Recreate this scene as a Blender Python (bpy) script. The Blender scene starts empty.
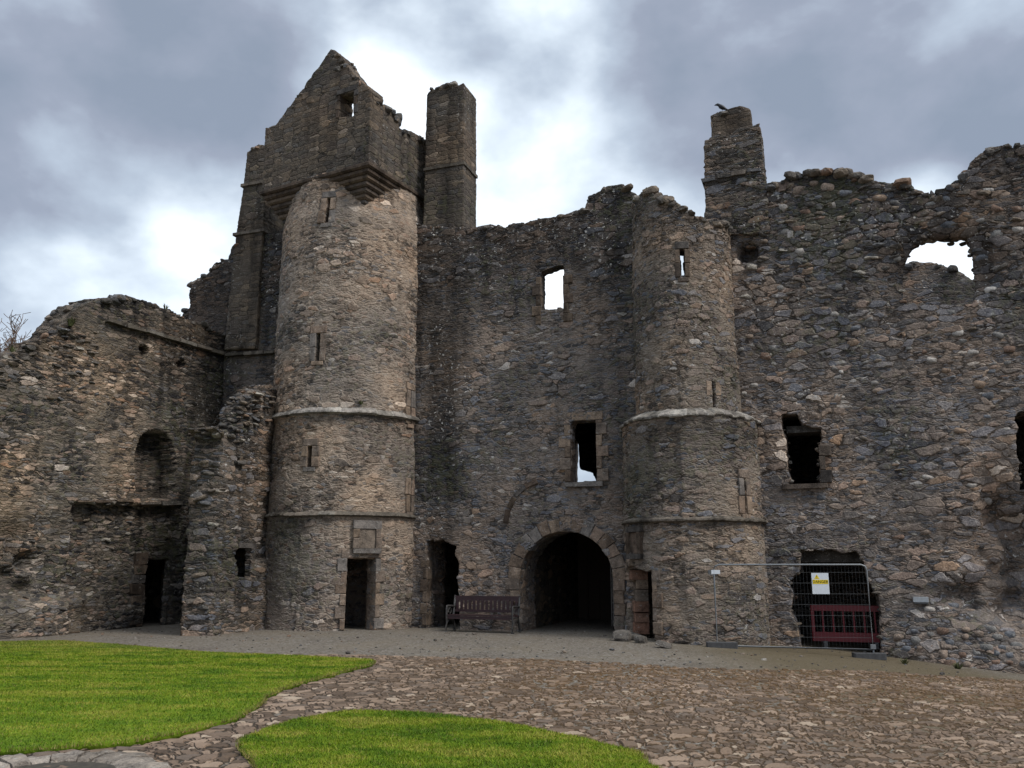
import bpy, math, random
import numpy as np
from mathutils import Vector

random.seed(7)
rng = np.random.default_rng(11)
C = bpy.context.scene.collection
scene = bpy.context.scene

# ------------------------------------------------------------------ camera
F = 860.0; ZC = 1.70; TH = math.radians(11.95)
cam_d = bpy.data.cameras.new('camera'); cam = bpy.data.objects.new('camera', cam_d); C.objects.link(cam)
cam_d.sensor_width = 36.0; cam_d.lens = F / 1024 * 36.0
cam_d.clip_start = 0.1; cam_d.clip_end = 3000
cam.location = (0, 0, ZC); cam.rotation_euler = (math.pi / 2 + TH, 0, 0)
scene.camera = cam

def ray(px, py):
    u = (px - 512) / F; v = (384 - py) / F
    return np.array([u, math.cos(TH) - v * math.sin(TH), math.sin(TH) + v * math.cos(TH)])

# ------------------------------------------------------------------ world
SUN_EL = math.radians(48); SUN_AZ = math.radians(124)      # azimuth clockwise from +Y
world = bpy.data.worlds.new("World"); scene.world = world; world.use_nodes = True
def build_world():
    nt = world.node_tree; N = nt.nodes; L = nt.links; N.clear()
    out = N.new('ShaderNodeOutputWorld'); bg = N.new('ShaderNodeBackground'); bg.inputs['Strength'].default_value = 0.1
    L.new(bg.outputs[0], out.inputs[0])
    sky = N.new('ShaderNodeTexSky'); sky.sky_type = 'NISHITA'; sky.sun_disc = False
    sky.sun_elevation = SUN_EL; sky.sun_rotation = SUN_AZ
    tc = N.new('ShaderNodeTexCoord')
    sep = N.new('ShaderNodeSeparateXYZ'); L.new(tc.outputs['Generated'], sep.inputs[0])
    def M(op, a, b=None, clamp=False):
        m = N.new('ShaderNodeMath'); m.operation = op; m.use_clamp = clamp
        for i, q in enumerate((a, b)):
            if q is None: continue
            if isinstance(q, (int, float)): m.inputs[i].default_value = q
            else: L.new(q, m.inputs[i])
        return m.outputs[0]
    zz = M('ADD', M('MAXIMUM', sep.outputs[2], 0.0), 0.55)
    cx = M('DIVIDE', sep.outputs[0], zz); cy = M('DIVIDE', sep.outputs[1], zz)
    cmb = N.new('ShaderNodeVectorMath'); cmb.operation = 'MULTIPLY'; L.new(tc.outputs['Generated'], cmb.inputs[0]); cmb.inputs[1].default_value = (1.0, 1.0, 1.45)
    n1 = N.new('ShaderNodeTexNoise'); n1.inputs['Scale'].default_value = 4.2; n1.inputs['Detail'].default_value = 5
    n1.inputs['Roughness'].default_value = 0.5; n1.inputs['Distortion'].default_value = 0.15
    L.new(cmb.outputs[0], n1.inputs['Vector'])
    n2 = N.new('ShaderNodeTexNoise'); n2.inputs['Scale'].default_value = 9.0; n2.inputs['Detail'].default_value = 8; n2.inputs['Roughness'].default_value = .55
    n2.inputs['Distortion'].default_value = 0.1
    L.new(cmb.outputs[0], n2.inputs['Vector'])
    f = M('ADD', M('MULTIPLY', M('SUBTRACT', n1.outputs[0], 0.5), 1.7), M('MULTIPLY', M('SUBTRACT', n2.outputs[0], 0.5), 0.5))
    f = M('ADD', f, 0.38)
    # broad breaks and banks of the cloud deck (direction, half width in degrees, amount)
    for (px, py, w, a) in ((480, 110, 13, 0.34), (400, 70, 9, 0.14), (570, 40, 6, -.02), (590, 200, 9, 0.02), (110, 240, 11, .20), (215, 300, 11, 0.18), (10, 335, 9, 0.45),
                           (110, 100, 14, -0.22), (430, 5, 6, -0.28), (820, 60, 15, -0.08), (1000, 20, 10, -.06), (950, 180, 13, -0.02), (930, 262, 7, .5), (560, 320, 7, .4),
                           (600, 460, 30, 0.15)):
        r = ray(px, py); r = r / np.linalg.norm(r)
        d = N.new('ShaderNodeVectorMath'); d.operation = 'DOT_PRODUCT'
        L.new(tc.outputs['Generated'], d.inputs[0]); d.inputs[1].default_value = tuple(r)
        mr = N.new('ShaderNodeMapRange'); mr.interpolation_type = 'SMOOTHERSTEP'
        L.new(d.outputs['Value'], mr.inputs[0]); mr.inputs[1].default_value = math.cos(math.radians(w)) ; mr.inputs[2].default_value = 1.0
        mr.inputs[3].default_value = 0; mr.inputs[4].default_value = a
        f = M('ADD', f, mr.outputs[0])
    # the deck is brighter overhead, as a real overcast sky is
    up = N.new('ShaderNodeMapRange'); up.interpolation_type = 'SMOOTHSTEP'; L.new(sep.outputs[2], up.inputs[0])
    up.inputs[1].default_value = 0.62; up.inputs[2].default_value = 1.0; up.inputs[4].default_value = 1.0
    f = M('ADD', f, M('MULTIPLY', up.outputs[0], 0.35))
    ramp = N.new('ShaderNodeValToRGB'); L.new(f, ramp.inputs[0])
    e = ramp.color_ramp.elements
    e[0].position = 0.0; e[0].color = (0.19, 0.225, 0.285, 1)
    e[1].position = 1.0; e[1].color = (0.88, 0.92, 0.97, 1)
    for p, c in ((0.22, (0.235, 0.265, 0.33)), (0.45, (0.345, 0.40, 0.475)), (0.7, (0.56, 0.63, 0.70))):
        q = ramp.color_ramp.elements.new(p); q.color = (*c, 1)
    mul = N.new('ShaderNodeVectorMath'); mul.operation = 'SCALE'; L.new(ramp.outputs[0], mul.inputs[0])
    L.new(M('ADD', M('MULTIPLY', up.outputs[0], 9.0), 9.5), mul.inputs['Scale'])
    mix = N.new('ShaderNodeMix'); mix.data_type = 'RGBA'; mix.inputs[0].default_value = 0.93
    L.new(sky.outputs[0], mix.inputs[6]); L.new(mul.outputs[0], mix.inputs[7])
    L.new(mix.outputs[2], bg.inputs[0])
build_world()
sd = bpy.data.lights.new('sun', 'SUN'); sd.energy = 1.5; sd.angle = math.radians(18); sd.color = (1, .95, .88)
sun = bpy.data.objects.new('sun', sd); C.objects.link(sun)
sdir = Vector((math.sin(SUN_AZ) * math.cos(SUN_EL), math.cos(SUN_AZ) * math.cos(SUN_EL), math.sin(SUN_EL)))
sun.location = sdir * 60; sun.rotation_euler = sdir.to_track_quat('Z', 'Y').to_euler()
scene.view_settings.view_transform = 'Standard'; scene.view_settings.look = 'None'
scene.view_settings.exposure = 0.74; scene.view_settings.gamma = 1; scene.view_settings.use_curve_mapping = False
scene.render.engine = 'CYCLES'; scene.cycles.max_bounces = 5; scene.cycles.diffuse_bounces = 3
scene.render.resolution_x = 1024; scene.render.resolution_y = 768

# ------------------------------------------------------------------ node helpers
class NT:
    def __init__(s, mat):
        mat.use_nodes = True; s.t = mat.node_tree; s.t.nodes.clear(); s.N = s.t.nodes; s.L = s.t.links
    def new(s, ty, **k):
        n = s.N.new(ty)
        for a, b in k.items(): setattr(n, a, b)
        return n
    def put(s, inp, v):
        if v is None: return
        if hasattr(v, 'is_linked') or isinstance(v, bpy.types.NodeSocket): s.L.new(v, inp)
        elif isinstance(v, (tuple, list)) and len(v) == 3 and inp.type == 'RGBA': inp.default_value = (*v, 1)
        else: inp.default_value = v
    def math(s, op, a, b=None, c=None, clamp=False):
        n = s.new('ShaderNodeMath', operation=op, use_clamp=clamp)
        for i, q in enumerate((a, b, c)): s.put(n.inputs[i], q)
        return n.outputs[0]
    def vmath(s, op, a, b=None):
        n = s.new('ShaderNodeVectorMath', operation=op); s.put(n.inputs[0], a)
        if op == 'SCALE': s.put(n.inputs['Scale'], b)
        elif b is not None: s.put(n.inputs[1], b)
        return n.outputs[0]
    def noise(s, vec, scale, detail=3, rough=.55, dist=0.0, color=False):
        n = s.new('ShaderNodeTexNoise'); s.put(n.inputs['Vector'], vec); n.inputs['Scale'].default_value = scale
        n.inputs['Detail'].default_value = detail; n.inputs['Roughness'].default_value = rough; n.inputs['Distortion'].default_value = dist
        return n.outputs[1 if color else 0]
    def voro(s, vec, feature='F1', rand=1.0, scale=1.0):
        n = s.new('ShaderNodeTexVoronoi', feature=feature); s.put(n.inputs['Vector'], vec)
        n.inputs['Scale'].default_value = scale; n.inputs['Randomness'].default_value = rand
        return n
    def range(s, v, a, b, c=0.0, d=1.0, smooth=True):
        n = s.new('ShaderNodeMapRange'); n.interpolation_type = 'SMOOTHSTEP' if smooth else 'LINEAR'
        for i, q in enumerate((v, a, b, c, d)): s.put(n.inputs[i], q)
        return n.outputs[0]
    def mix(s, f, a, b, mode='MIX'):
        n = s.new('ShaderNodeMix', data_type='RGBA', blend_type=mode)
        s.put(n.inputs[0], f); s.put(n.inputs[6], a); s.put(n.inputs[7], b); return n.outputs[2]
    def mixf(s, f, a, b):
        n = s.new('ShaderNodeMix', data_type='FLOAT'); s.put(n.inputs[0], f); s.put(n.inputs[2], a); s.put(n.inputs[3], b); return n.outputs[0]
    def ramp(s, f, stops, const=False):
        n = s.new('ShaderNodeValToRGB'); s.put(n.inputs[0], f); cr = n.color_ramp
        if const: cr.interpolation = 'CONSTANT'
        cr.elements[0].position = stops[0][0]; cr.elements[0].color = (*stops[0][1], 1)
        cr.elements[1].position = stops[-1][0]; cr.elements[1].color = (*stops[-1][1], 1)
        for p, c in stops[1:-1]:
            q = cr.elements.new(p); q.color = (*c, 1)
        return n.outputs[0]
    def attr(s, name, out='Vector'):
        n = s.new('ShaderNodeAttribute', attribute_name=name); return n.outputs[out]
    def sep(s, v):
        n = s.new('ShaderNodeSeparateColor'); s.L.new(v, n.inputs[0]); return n.outputs
    def finish(s, col, rough=0.9, disp=None, scale=.05, mid=0.5, bump=None, bs=.3, bd=.02, metal=0.0, spec=.3):
        b = s.new('ShaderNodeBsdfPrincipled'); s.put(b.inputs['Base Color'], col); s.put(b.inputs['Roughness'], rough)
        b.inputs['Metallic'].default_value = metal; b.inputs['Specular IOR Level'].default_value = spec
        if bump is not None:
            n = s.new('ShaderNodeBump'); s.put(n.inputs['Height'], bump); n.inputs['Strength'].default_value = bs; n.inputs['Distance'].default_value = bd
            s.L.new(n.outputs[0], b.inputs['Normal'])
        o = s.new('ShaderNodeOutputMaterial'); s.L.new(b.outputs[0], o.inputs[0])
        if disp is not None:
            d = s.new('ShaderNodeDisplacement'); s.put(d.inputs['Height'], disp); d.inputs['Midlevel'].default_value = mid; d.inputs['Scale'].default_value = scale
            s.L.new(d.outputs[0], o.inputs['Displacement'])
        return b

WARM = [(0, (.075, .068, .064)), (.12, (.13, .106, .088)), (.3, (.19, .155, .128)), (.47, (.235, .192, .160)), (.6, (.15, .145, .145)), (.72, (.25, .19, .155)), (.82, (.30, .25, .21)), (.9, (.21, .145, .105)), (.95, (.40, .36, .32))]
COOL = [(0, (.075, .075, .08)), (.12, (.12, .112, .108)), (.28, (.16, .135, .12)), (.42, (.15, .152, .168)), (.55, (.20, .168, .145)), (.68, (.13, .138, .158)), (.78, (.22, .175, .15)), (.87, (.185, .178, .18)), (.94, (.22, .165, .125)), (.972, (.40, .38, .36))]
DARK = [(0, (.035, .034, .036)), (.2, (.07, .065, .06)), (.4, (.11, .09, .072)), (.6, (.085, .088, .095)), (.75, (.145, .115, .085)), (.88, (.19, .145, .11)), (.95, (.26, .24, .21))]

def masonry(name, pal, w=.24, h=.095, bw=.46, bh=.21, bigfrac=.25, mortar=(.2, .17, .135), mortar_amt=.10, harl=.35, dark=.6, lichen=.3, amp=.05, rnd=.95, gain=1.0, soft=1.0, wobble=.42, opend=.32):
    m = bpy.data.materials.new(name); m.displacement_method = 'BOTH'; t = NT(m)
    rest = t.attr('rest')  # (along, up, depth) in metres
    wob = t.vmath('SCALE', t.vmath('SUBTRACT', t.noise(rest, 1.3, 2, color=True), (.5, .5, .5)), wobble)
    wob2 = t.vmath('SCALE', t.vmath('SUBTRACT', t.noise(rest, 11, 1, color=True), (.5, .5, .5)), .10)
    p = t.vmath('ADD', t.vmath('ADD', rest, t.vmath('MULTIPLY', wob, (1, .45, 1))), t.vmath('MULTIPLY', wob2, (1, .6, 1)))
    ps = t.vmath('MULTIPLY', p, (1 / w, 1 / h, 1 / w)); pb = t.vmath('MULTIPLY', t.vmath('ADD', p, (3.3, 5.1, 1.7)), (1 / bw, 1 / bh, 1 / bw))
    vs = t.voro(ps, 'F1', rnd); vse = t.voro(ps, 'DISTANCE_TO_EDGE', rnd)
    vb = t.voro(pb, 'F1', rnd); vbe = t.voro(pb, 'DISTANCE_TO_EDGE', rnd)
    cs = t.sep(vs.outputs['Color']); cb = t.sep(vb.outputs['Color'])
    zone = t.noise(rest, .55, 1); bare = t.attr('bare', 'Fac')
    thr = t.math('SUBTRACT', 1.0, t.math('MULTIPLY', t.range(zone, .35, .65, .35, 1.6), t.math('MULTIPLY', bigfrac, t.math('ADD', 1.0, t.math('MULTIPLY', bare, 1.9)))))
    isb = t.math('GREATER_THAN', cb[1], thr)
    bigon = t.math('MULTIPLY', isb, t.range(vbe.outputs['Distance'], .0, .02, 0, 1))
    edge = t.mixf(isb, vse.outputs['Distance'], t.math('MULTIPLY', vbe.outputs['Distance'], 1.4))
    rr = t.mixf(isb, cs[0], cb[0]); rh = t.mixf(isb, cs[2], cb[2])
    fine = t.noise(rest, 26, 3, .7); med = t.noise(rest, 6, 2, .6)
    col = t.ramp(rr, pal, const=True)
    # each stone carries its own mottling, grain and tone
    col = t.mix(1.0, col, t.ramp(t.math('ADD', t.math('MULTIPLY', fine, .6), t.math('MULTIPLY', med, .4)), [(.32, (.42, .42, .43)), (.5, (.98, .97, .96)), (.68, (1.7, 1.64, 1.58))]), 'MULTIPLY')
    col = t.mix(t.math('MULTIPLY', t.range(fine, .6, .7), .45), col, (.4, .37, .33))
    col = t.mix(t.math('MULTIPLY', isb, .55), col, t.mix(1.0, col, (1.6, 1.52, 1.45), 'MULTIPLY'))
    mort = t.mix(fine, tuple(c * .55 for c in mortar), tuple(c * 1.3 for c in mortar))
    eage = t.math('ADD', edge, t.math('MULTIPLY', t.math('SUBTRACT', fine, .5), .12))
    harlz = t.range(t.math('ADD', t.noise(rest, .8, 2, .6), t.math('MULTIPLY', t.math('SUBTRACT', med, .5), .5)), .62 - harl * .35, .72 - harl * .2)
    harlz = t.math('MULTIPLY', harlz, t.math('SUBTRACT', 1.0, t.math('MULTIPLY', bare, .8)))
    mw = t.math('ADD', mortar_amt, t.math('MULTIPLY', harlz, .10))
    mfac = t.range(eage, t.math('MULTIPLY', mw, .45), mw, 1.0, 0.0)
    # open joints: dark gaps where mortar has washed out
    open_ = t.math('MULTIPLY', t.range(t.noise(rest, 3.2, 1), .46, .56), t.range(harlz, 0, 1, 1, .25))
    mort = t.mix(open_, mort, tuple(c * opend for c in mortar))
    col = t.mix(mfac, col, mort)
    col = t.mix(t.math('MULTIPLY', harlz, .28), col, tuple(c * 1.05 for c in mortar))
    # weathering: vertical run-off streaks, black algae near wall heads; darker recesses, corners, bands below ledges; big tone drift
    streak = t.noise(t.vmath('MULTIPLY', rest, (1.9, .22, 1.9)), 1.0, 2, .6)
    dattr = t.attr('dark', 'Fac')
    dk = t.math('ADD', t.math('MULTIPLY', t.range(streak, .48, .68), .55 * dark), t.math('MULTIPLY', dattr, t.range(t.math('ADD', med, streak), .75, 1.15, .45, 1.0)), clamp=True)
    col = t.mix(t.math('MULTIPLY', dk, .85), col, t.mix(1.0, col, (.20, .205, .215), 'MULTIPLY'))
    drift = t.noise(rest, .33, 1)
    col = t.mix(1.0, col, t.ramp(drift, [(.34, (.72, .74, .79)), (.5, (1, .985, .97)), (.66, (1.36, 1.22, 1.08))]), 'MULTIPLY')
    li = t.math('MULTIPLY', t.range(t.noise(rest, 9, 3, .7), .60, .66), t.range(t.math('ADD', zone, t.math('MULTIPLY', dattr, .13)), .55, .72))
    col = t.mix(t.math('MULTIPLY', li, lichen), col, (.52, .50, .47))
    moss = t.math('MULTIPLY', t.range(t.math('ADD', med, t.math('SUBTRACT', .5, drift)), .6, .72), .3)
    col = t.mix(moss, col, (.075, .08, .03))
    if gain != 1.0: col = t.vmath('SCALE', col, gain)
    hs = t.range(edge, 0.0, .16, 0, 1)
    hgt = t.math('MULTIPLY', hs, t.math('ADD', .3, t.math('MULTIPLY', rh, .7)))
    hgt = t.math('MULTIPLY', hgt, t.mixf(isb, .62, 1.15))
    hgt = t.mixf(t.math('MULTIPLY', harlz, .35 * soft), hgt, .45)
    hgt = t.math('ADD', hgt, t.math('MULTIPLY', t.math('SUBTRACT', med, .5), .9))
    hgt = t.math('ADD', hgt, t.math('MULTIPLY', t.math('SUBTRACT', fine, .5), .32))
    hgt = t.math('ADD', hgt, t.math('MULTIPLY', t.math('SUBTRACT', zone, .5), 1.4))
    t.finish(col, .92, disp=hgt, scale=amp, mid=.4, spec=.2)
    return m

def stone_mat(name, cols, gain=1.0, rough=.9, scale=1.0, stain=.5, bs=.5):
    """dressed blocks and loose stones; every block has its own random 'tint'"""
    m = bpy.data.materials.new(name); t = NT(m)
    rest = t.attr('rest'); tint = t.attr('tint', 'Fac')
    col = t.ramp(tint, cols, const=True)
    fine = t.noise(rest, 30 * scale, 5, .7); med = t.noise(rest, 5 * scale, 4, .6)
    col = t.mix(1.0, col, t.ramp(t.math('ADD', t.math('MULTIPLY', fine, .5), t.math('MULTIPLY', med, .5)), [(.36, (.38, .37, .37)), (.5, (1, .98, .95)), (.64, (1.55, 1.48, 1.4))]), 'MULTIPLY')
    col = t.mix(t.math('MULTIPLY', t.range(t.noise(t.vmath('MULTIPLY', rest, (2.5, .6, 2.5)), 1, 4), .48, .66), stain), col, t.mix(1.0, col, (.30, .29, .29), 'MULTIPLY'))
    col = t.mix(t.math('MULTIPLY', t.range(t.noise(rest, 11, 4, .7), .60, .67), .35), col, (.5, .48, .44))
    if gain != 1.0: col = t.vmath('SCALE', col, gain)
    t.finish(col, rough, bump=t.math('ADD', t.math('MULTIPLY', med, 1.0), t.math('MULTIPLY', fine, .7)), bs=bs, bd=.04, spec=.2)
    return m

def plain(name, col, rough=.6, metal=0.0, var=.25, scale=14, spec=.4, bs=.15):
    m = bpy.data.materials.new(name); t = NT(m)
    tc = t.new('ShaderNodeTexCoord').outputs['Object']
    n = t.noise(tc, scale, 5, .65)
    c = t.mix(1.0, col, t.ramp(n, [(.3, (1 - var,) * 3), (.7, (1 + var,) * 3)]), 'MULTIPLY')
    t.finish(c, t.range(n, .3, .7, rough - .1, min(1, rough + .1)), bump=n, bs=bs, bd=.01, metal=metal, spec=spec)
    return m

MAT = {}
MAT['turret'] = masonry('turret_rubble', WARM, .23, .078, .36, .15, bigfrac=.2, mortar=(.31, .26, .215), mortar_amt=.11, harl=.6, dark=.35, lichen=.5, amp=.05)
MAT['turret_cool'] = masonry('turret_rubble_mixed', WARM[:4] + COOL[4:], .24, .072, .40, .13, bigfrac=.3, mortar=(.25, .21, .17), mortar_amt=.11, harl=.5, dark=.45, lichen=.5, amp=.055, gain=.95)
MAT['range'] = masonry('range_rubble', COOL, .24, .076, .42, .18, bigfrac=.2, mortar=(.215, .182, .158), mortar_amt=.11, harl=.5, dark=.5, lichen=.8, amp=.05)
MAT['court'] = masonry('courtyard_wall_rubble', DARK[:3] + WARM[3:], .24, .07, .40, .12, bigfrac=.2, mortar=(.17, .145, .115), mortar_amt=.10, harl=.55, dark=1.0, lichen=.35, amp=.06, gain=1.05)
MAT['stub'] = masonry('broken_wall_rubble', DARK[1:3] + WARM[2:5] + COOL[5:], .28, .07, .5, .13, bigfrac=.3, mortar=(.17, .145, .12), mortar_amt=.10, harl=.25, dark=.5, lichen=.9, amp=.06, gain=.95)
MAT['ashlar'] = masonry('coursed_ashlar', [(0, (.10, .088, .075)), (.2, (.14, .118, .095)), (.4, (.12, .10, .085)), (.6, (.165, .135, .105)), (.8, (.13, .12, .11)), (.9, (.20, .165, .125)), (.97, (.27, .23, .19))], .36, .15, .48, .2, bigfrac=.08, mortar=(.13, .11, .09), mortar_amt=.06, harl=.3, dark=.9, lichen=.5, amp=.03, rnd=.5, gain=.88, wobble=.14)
SAND = [(0, (.16, .12, .092)), (.2, (.225, .172, .13)), (.4, (.18, .145, .12)), (.6, (.26, .20, .155)), (.75, (.17, .155, .145)), (.9, (.22, .165, .13))]
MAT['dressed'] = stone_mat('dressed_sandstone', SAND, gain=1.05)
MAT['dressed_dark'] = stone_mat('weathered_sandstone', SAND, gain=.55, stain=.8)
MAT['string'] = stone_mat('string_course_stone', [(0, (.17, .15, .125)), (.5, (.22, .19, .16)), (.8, (.27, .25, .22))], gain=.62, stain=.8)
MAT['loose'] = stone_mat('loose_rubble', [(0, (.075, .07, .065)), (.2, (.11, .10, .09)), (.42, (.145, .125, .108)), (.62, (.115, .116, .122)), (.74, (.18, .148, .118)), (.88, (.19, .13, .095)), (.94, (.3, .28, .25))], bs=.8)
MAT['redblock'] = stone_mat('red_sandstone', [(0, (.21, .125, .09)), (.3, (.17, .14, .115)), (.55, (.22, .17, .13)), (.8, (.22, .12, .085))], stain=.3)
MAT['ledge'] = stone_mat('lichened_ledge', [(0, (.2, .185, .165)), (.35, (.36, .34, .31)), (.7, (.27, .25, .23))], stain=.8, bs=1.0)

# ------------------------------------------------------------------ object helpers
def tag(o, label, cat, group=None):
    o['label'] = label; o['category'] = cat
    if group: o['group'] = group
    return o
def thing(name, loc, label, cat, group=None, rz=0.0):
    o = bpy.data.objects.new(name, None); C.objects.link(o); o.location = loc; o.rotation_euler = (0, 0, rz); o.empty_display_size = .3
    return tag(o, label, cat, group)
def struct(o, kind='structure'): o['kind'] = kind; return o

def mesh_obj(name, V, Fc, mat, parent=None, attrs=None, smooth=True, world_coords=True, loc=None):
    """V (n,3) world coords; attrs dict name->array (n,) or (n,3)"""
    V = np.asarray(V, dtype=np.float64); org = np.zeros(3)
    if parent is not None and world_coords:
        p = parent; 
        while p is not None: org = org + np.array(p.location); p = p.parent
    elif loc is not None: org = np.array(loc)
    me = bpy.data.meshes.new(name)
    me.vertices.add(len(V)); me.vertices.foreach_set('co', (V - org).astype(np.float32).ravel())
    if isinstance(Fc, np.ndarray):
        k = Fc.shape[1]; me.loops.add(Fc.size); me.loops.foreach_set('vertex_index', Fc.astype(np.int32).ravel())
        me.polygons.add(len(Fc)); me.polygons.foreach_set('loop_start', np.arange(0, Fc.size, k, dtype=np.int32))
        me.polygons.foreach_set('loop_total', np.full(len(Fc), k, dtype=np.int32))
    else:
        tot = np.array([len(f) for f in Fc], dtype=np.int32); idx = np.array([i for f in Fc for i in f], dtype=np.int32)
        me.loops.add(len(idx)); me.loops.foreach_set('vertex_index', idx); me.polygons.add(len(Fc))
        me.polygons.foreach_set('loop_start', np.concatenate([[0], np.cumsum(tot)[:-1]]).astype(np.int32)); me.polygons.foreach_set('loop_total', tot)
    me.polygons.foreach_set('use_smooth', np.full(len(me.polygons), smooth))
    me.update(calc_edges=True)
    attrs = dict(attrs or {}); attrs.setdefault('rest', V[:, [0, 2, 1]])
    for k, a in attrs.items():
        a = np.asarray(a, dtype=np.float32)
        if a.ndim == 1: at = me.attributes.new(k, 'FLOAT', 'POINT'); at.data.foreach_set('value', a)
        else: at = me.attributes.new(k, 'FLOAT_VECTOR', 'POINT'); at.data.foreach_set('vector', a.ravel())
    me.materials.append(mat)
    rub = name in ('rubble_coping', 'projecting_stones', 'chimney_rubble', 'broken_end')
    o = bpy.data.objects.new(name, me); C.objects.link(o)
    if parent is not None: o.parent = parent
    elif loc is not None: o.location = loc
    if rub: o['kind'] = 'stuff'
    return o

# --- frames: map (s, z, d) to the world --------------------------------------
class Plane:
    def __init__(s, ox, oy, ang):       # ang: direction of s clockwise from +X seen from above, normal = T x Z
        s.o = np.array([ox, oy]); s.T = np.array([math.cos(ang), -math.sin(ang)]); s.N = np.array([s.T[1], -s.T[0]])
    def at(s, S, Z, D):
        S, Z, D = np.broadcast_arrays(*[np.asarray(q, float) for q in (S, Z, D)])
        return np.stack([s.o[0] + S * s.T[0] + D * s.N[0], s.o[1] + S * s.T[1] + D * s.N[1], Z], -1)
    def px(s, px, py, d=0.0):
        r = ray(px, py); o = s.o + d * s.N
        k = (o @ s.N) / (r[:2] @ s.N); P = np.array([0, 0, ZC]) + k * r
        return ((P[:2] - o) @ s.T, P[2])
class Cyl:
    def __init__(s, cx, cy, R, ang):
        s.c = np.array([cx, cy]); s.R = R if callable(R) else (lambda z: R + 0 * np.asarray(z, float)); s.T = np.array([math.cos(ang), -math.sin(ang)]); s.N = np.array([s.T[1], -s.T[0]]); s.R0 = float(s.R(0.0))
    def at(s, S, Z, D):
        S, Z, D = np.broadcast_arrays(*[np.asarray(q, float) for q in (S, Z, D)])
        ph = S / s.R0; r = s.R(Z) + D
        return np.stack([s.c[0] + r * (np.sin(ph) * s.T[0] + np.cos(ph) * s.N[0]), s.c[1] + r * (np.sin(ph) * s.T[1] + np.cos(ph) * s.N[1]), Z], -1)
    def px(s, px, py):
        r = ray(px, py); R = s.R0
        for _ in range(3):
            a = r[:2] @ r[:2]; b = -2 * (r[:2] @ s.c); c = s.c @ s.c - R * R
            D = b * b - 4 * a * c
            k = (-b - math.sqrt(max(D, 0))) / (2 * a); z = ZC + k * r[2]; R = float(s.R(z))
        q = k * r[:2] - s.c
        return (math.atan2(q @ s.T, q @ s.N) * s.R0, z)
def P(fr, pts): return [fr.px(*p) for p in pts]

def inside(poly, X, Y):
    poly = np.asarray(poly); c = np.zeros(X.shape, bool); x0, y0 = poly[:, 0], poly[:, 1]; x1, y1 = np.roll(x0, -1), np.roll(y0, -1)
    for a, b, c2, d in zip(x0, y0, x1, y1):
        if b == d: continue
        cond = ((b > Y) != (d > Y)) & (X < (c2 - a) * (Y - b) / (d - b) + a); c ^= cond
    return c
def rough(poly, step=.2, amp=.07, seed=0, closed=True, blocky=True):
    r = np.random.default_rng(seed); out = []; n = len(poly)
    for i in range(n if closed else n - 1):
        a = np.array(poly[i], float); b = np.array(poly[(i + 1) % n], float); L = np.hypot(*(b - a)); k = max(1, int(L / step))
        out.append(a)
        for j in range(1, k):
            q = a + (b - a) * j / k; off = r.normal(0, amp, 2)
            if blocky and r.random() < .5:
                out.append(q + off * (1, .2)); out.append(q + off * (1, .2) + (0, r.normal(0, amp * 1.3)))
            else: out.append(q + off)
    if not closed: out.append(np.array(poly[-1], float))
    return [tuple(q) for q in out]

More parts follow.
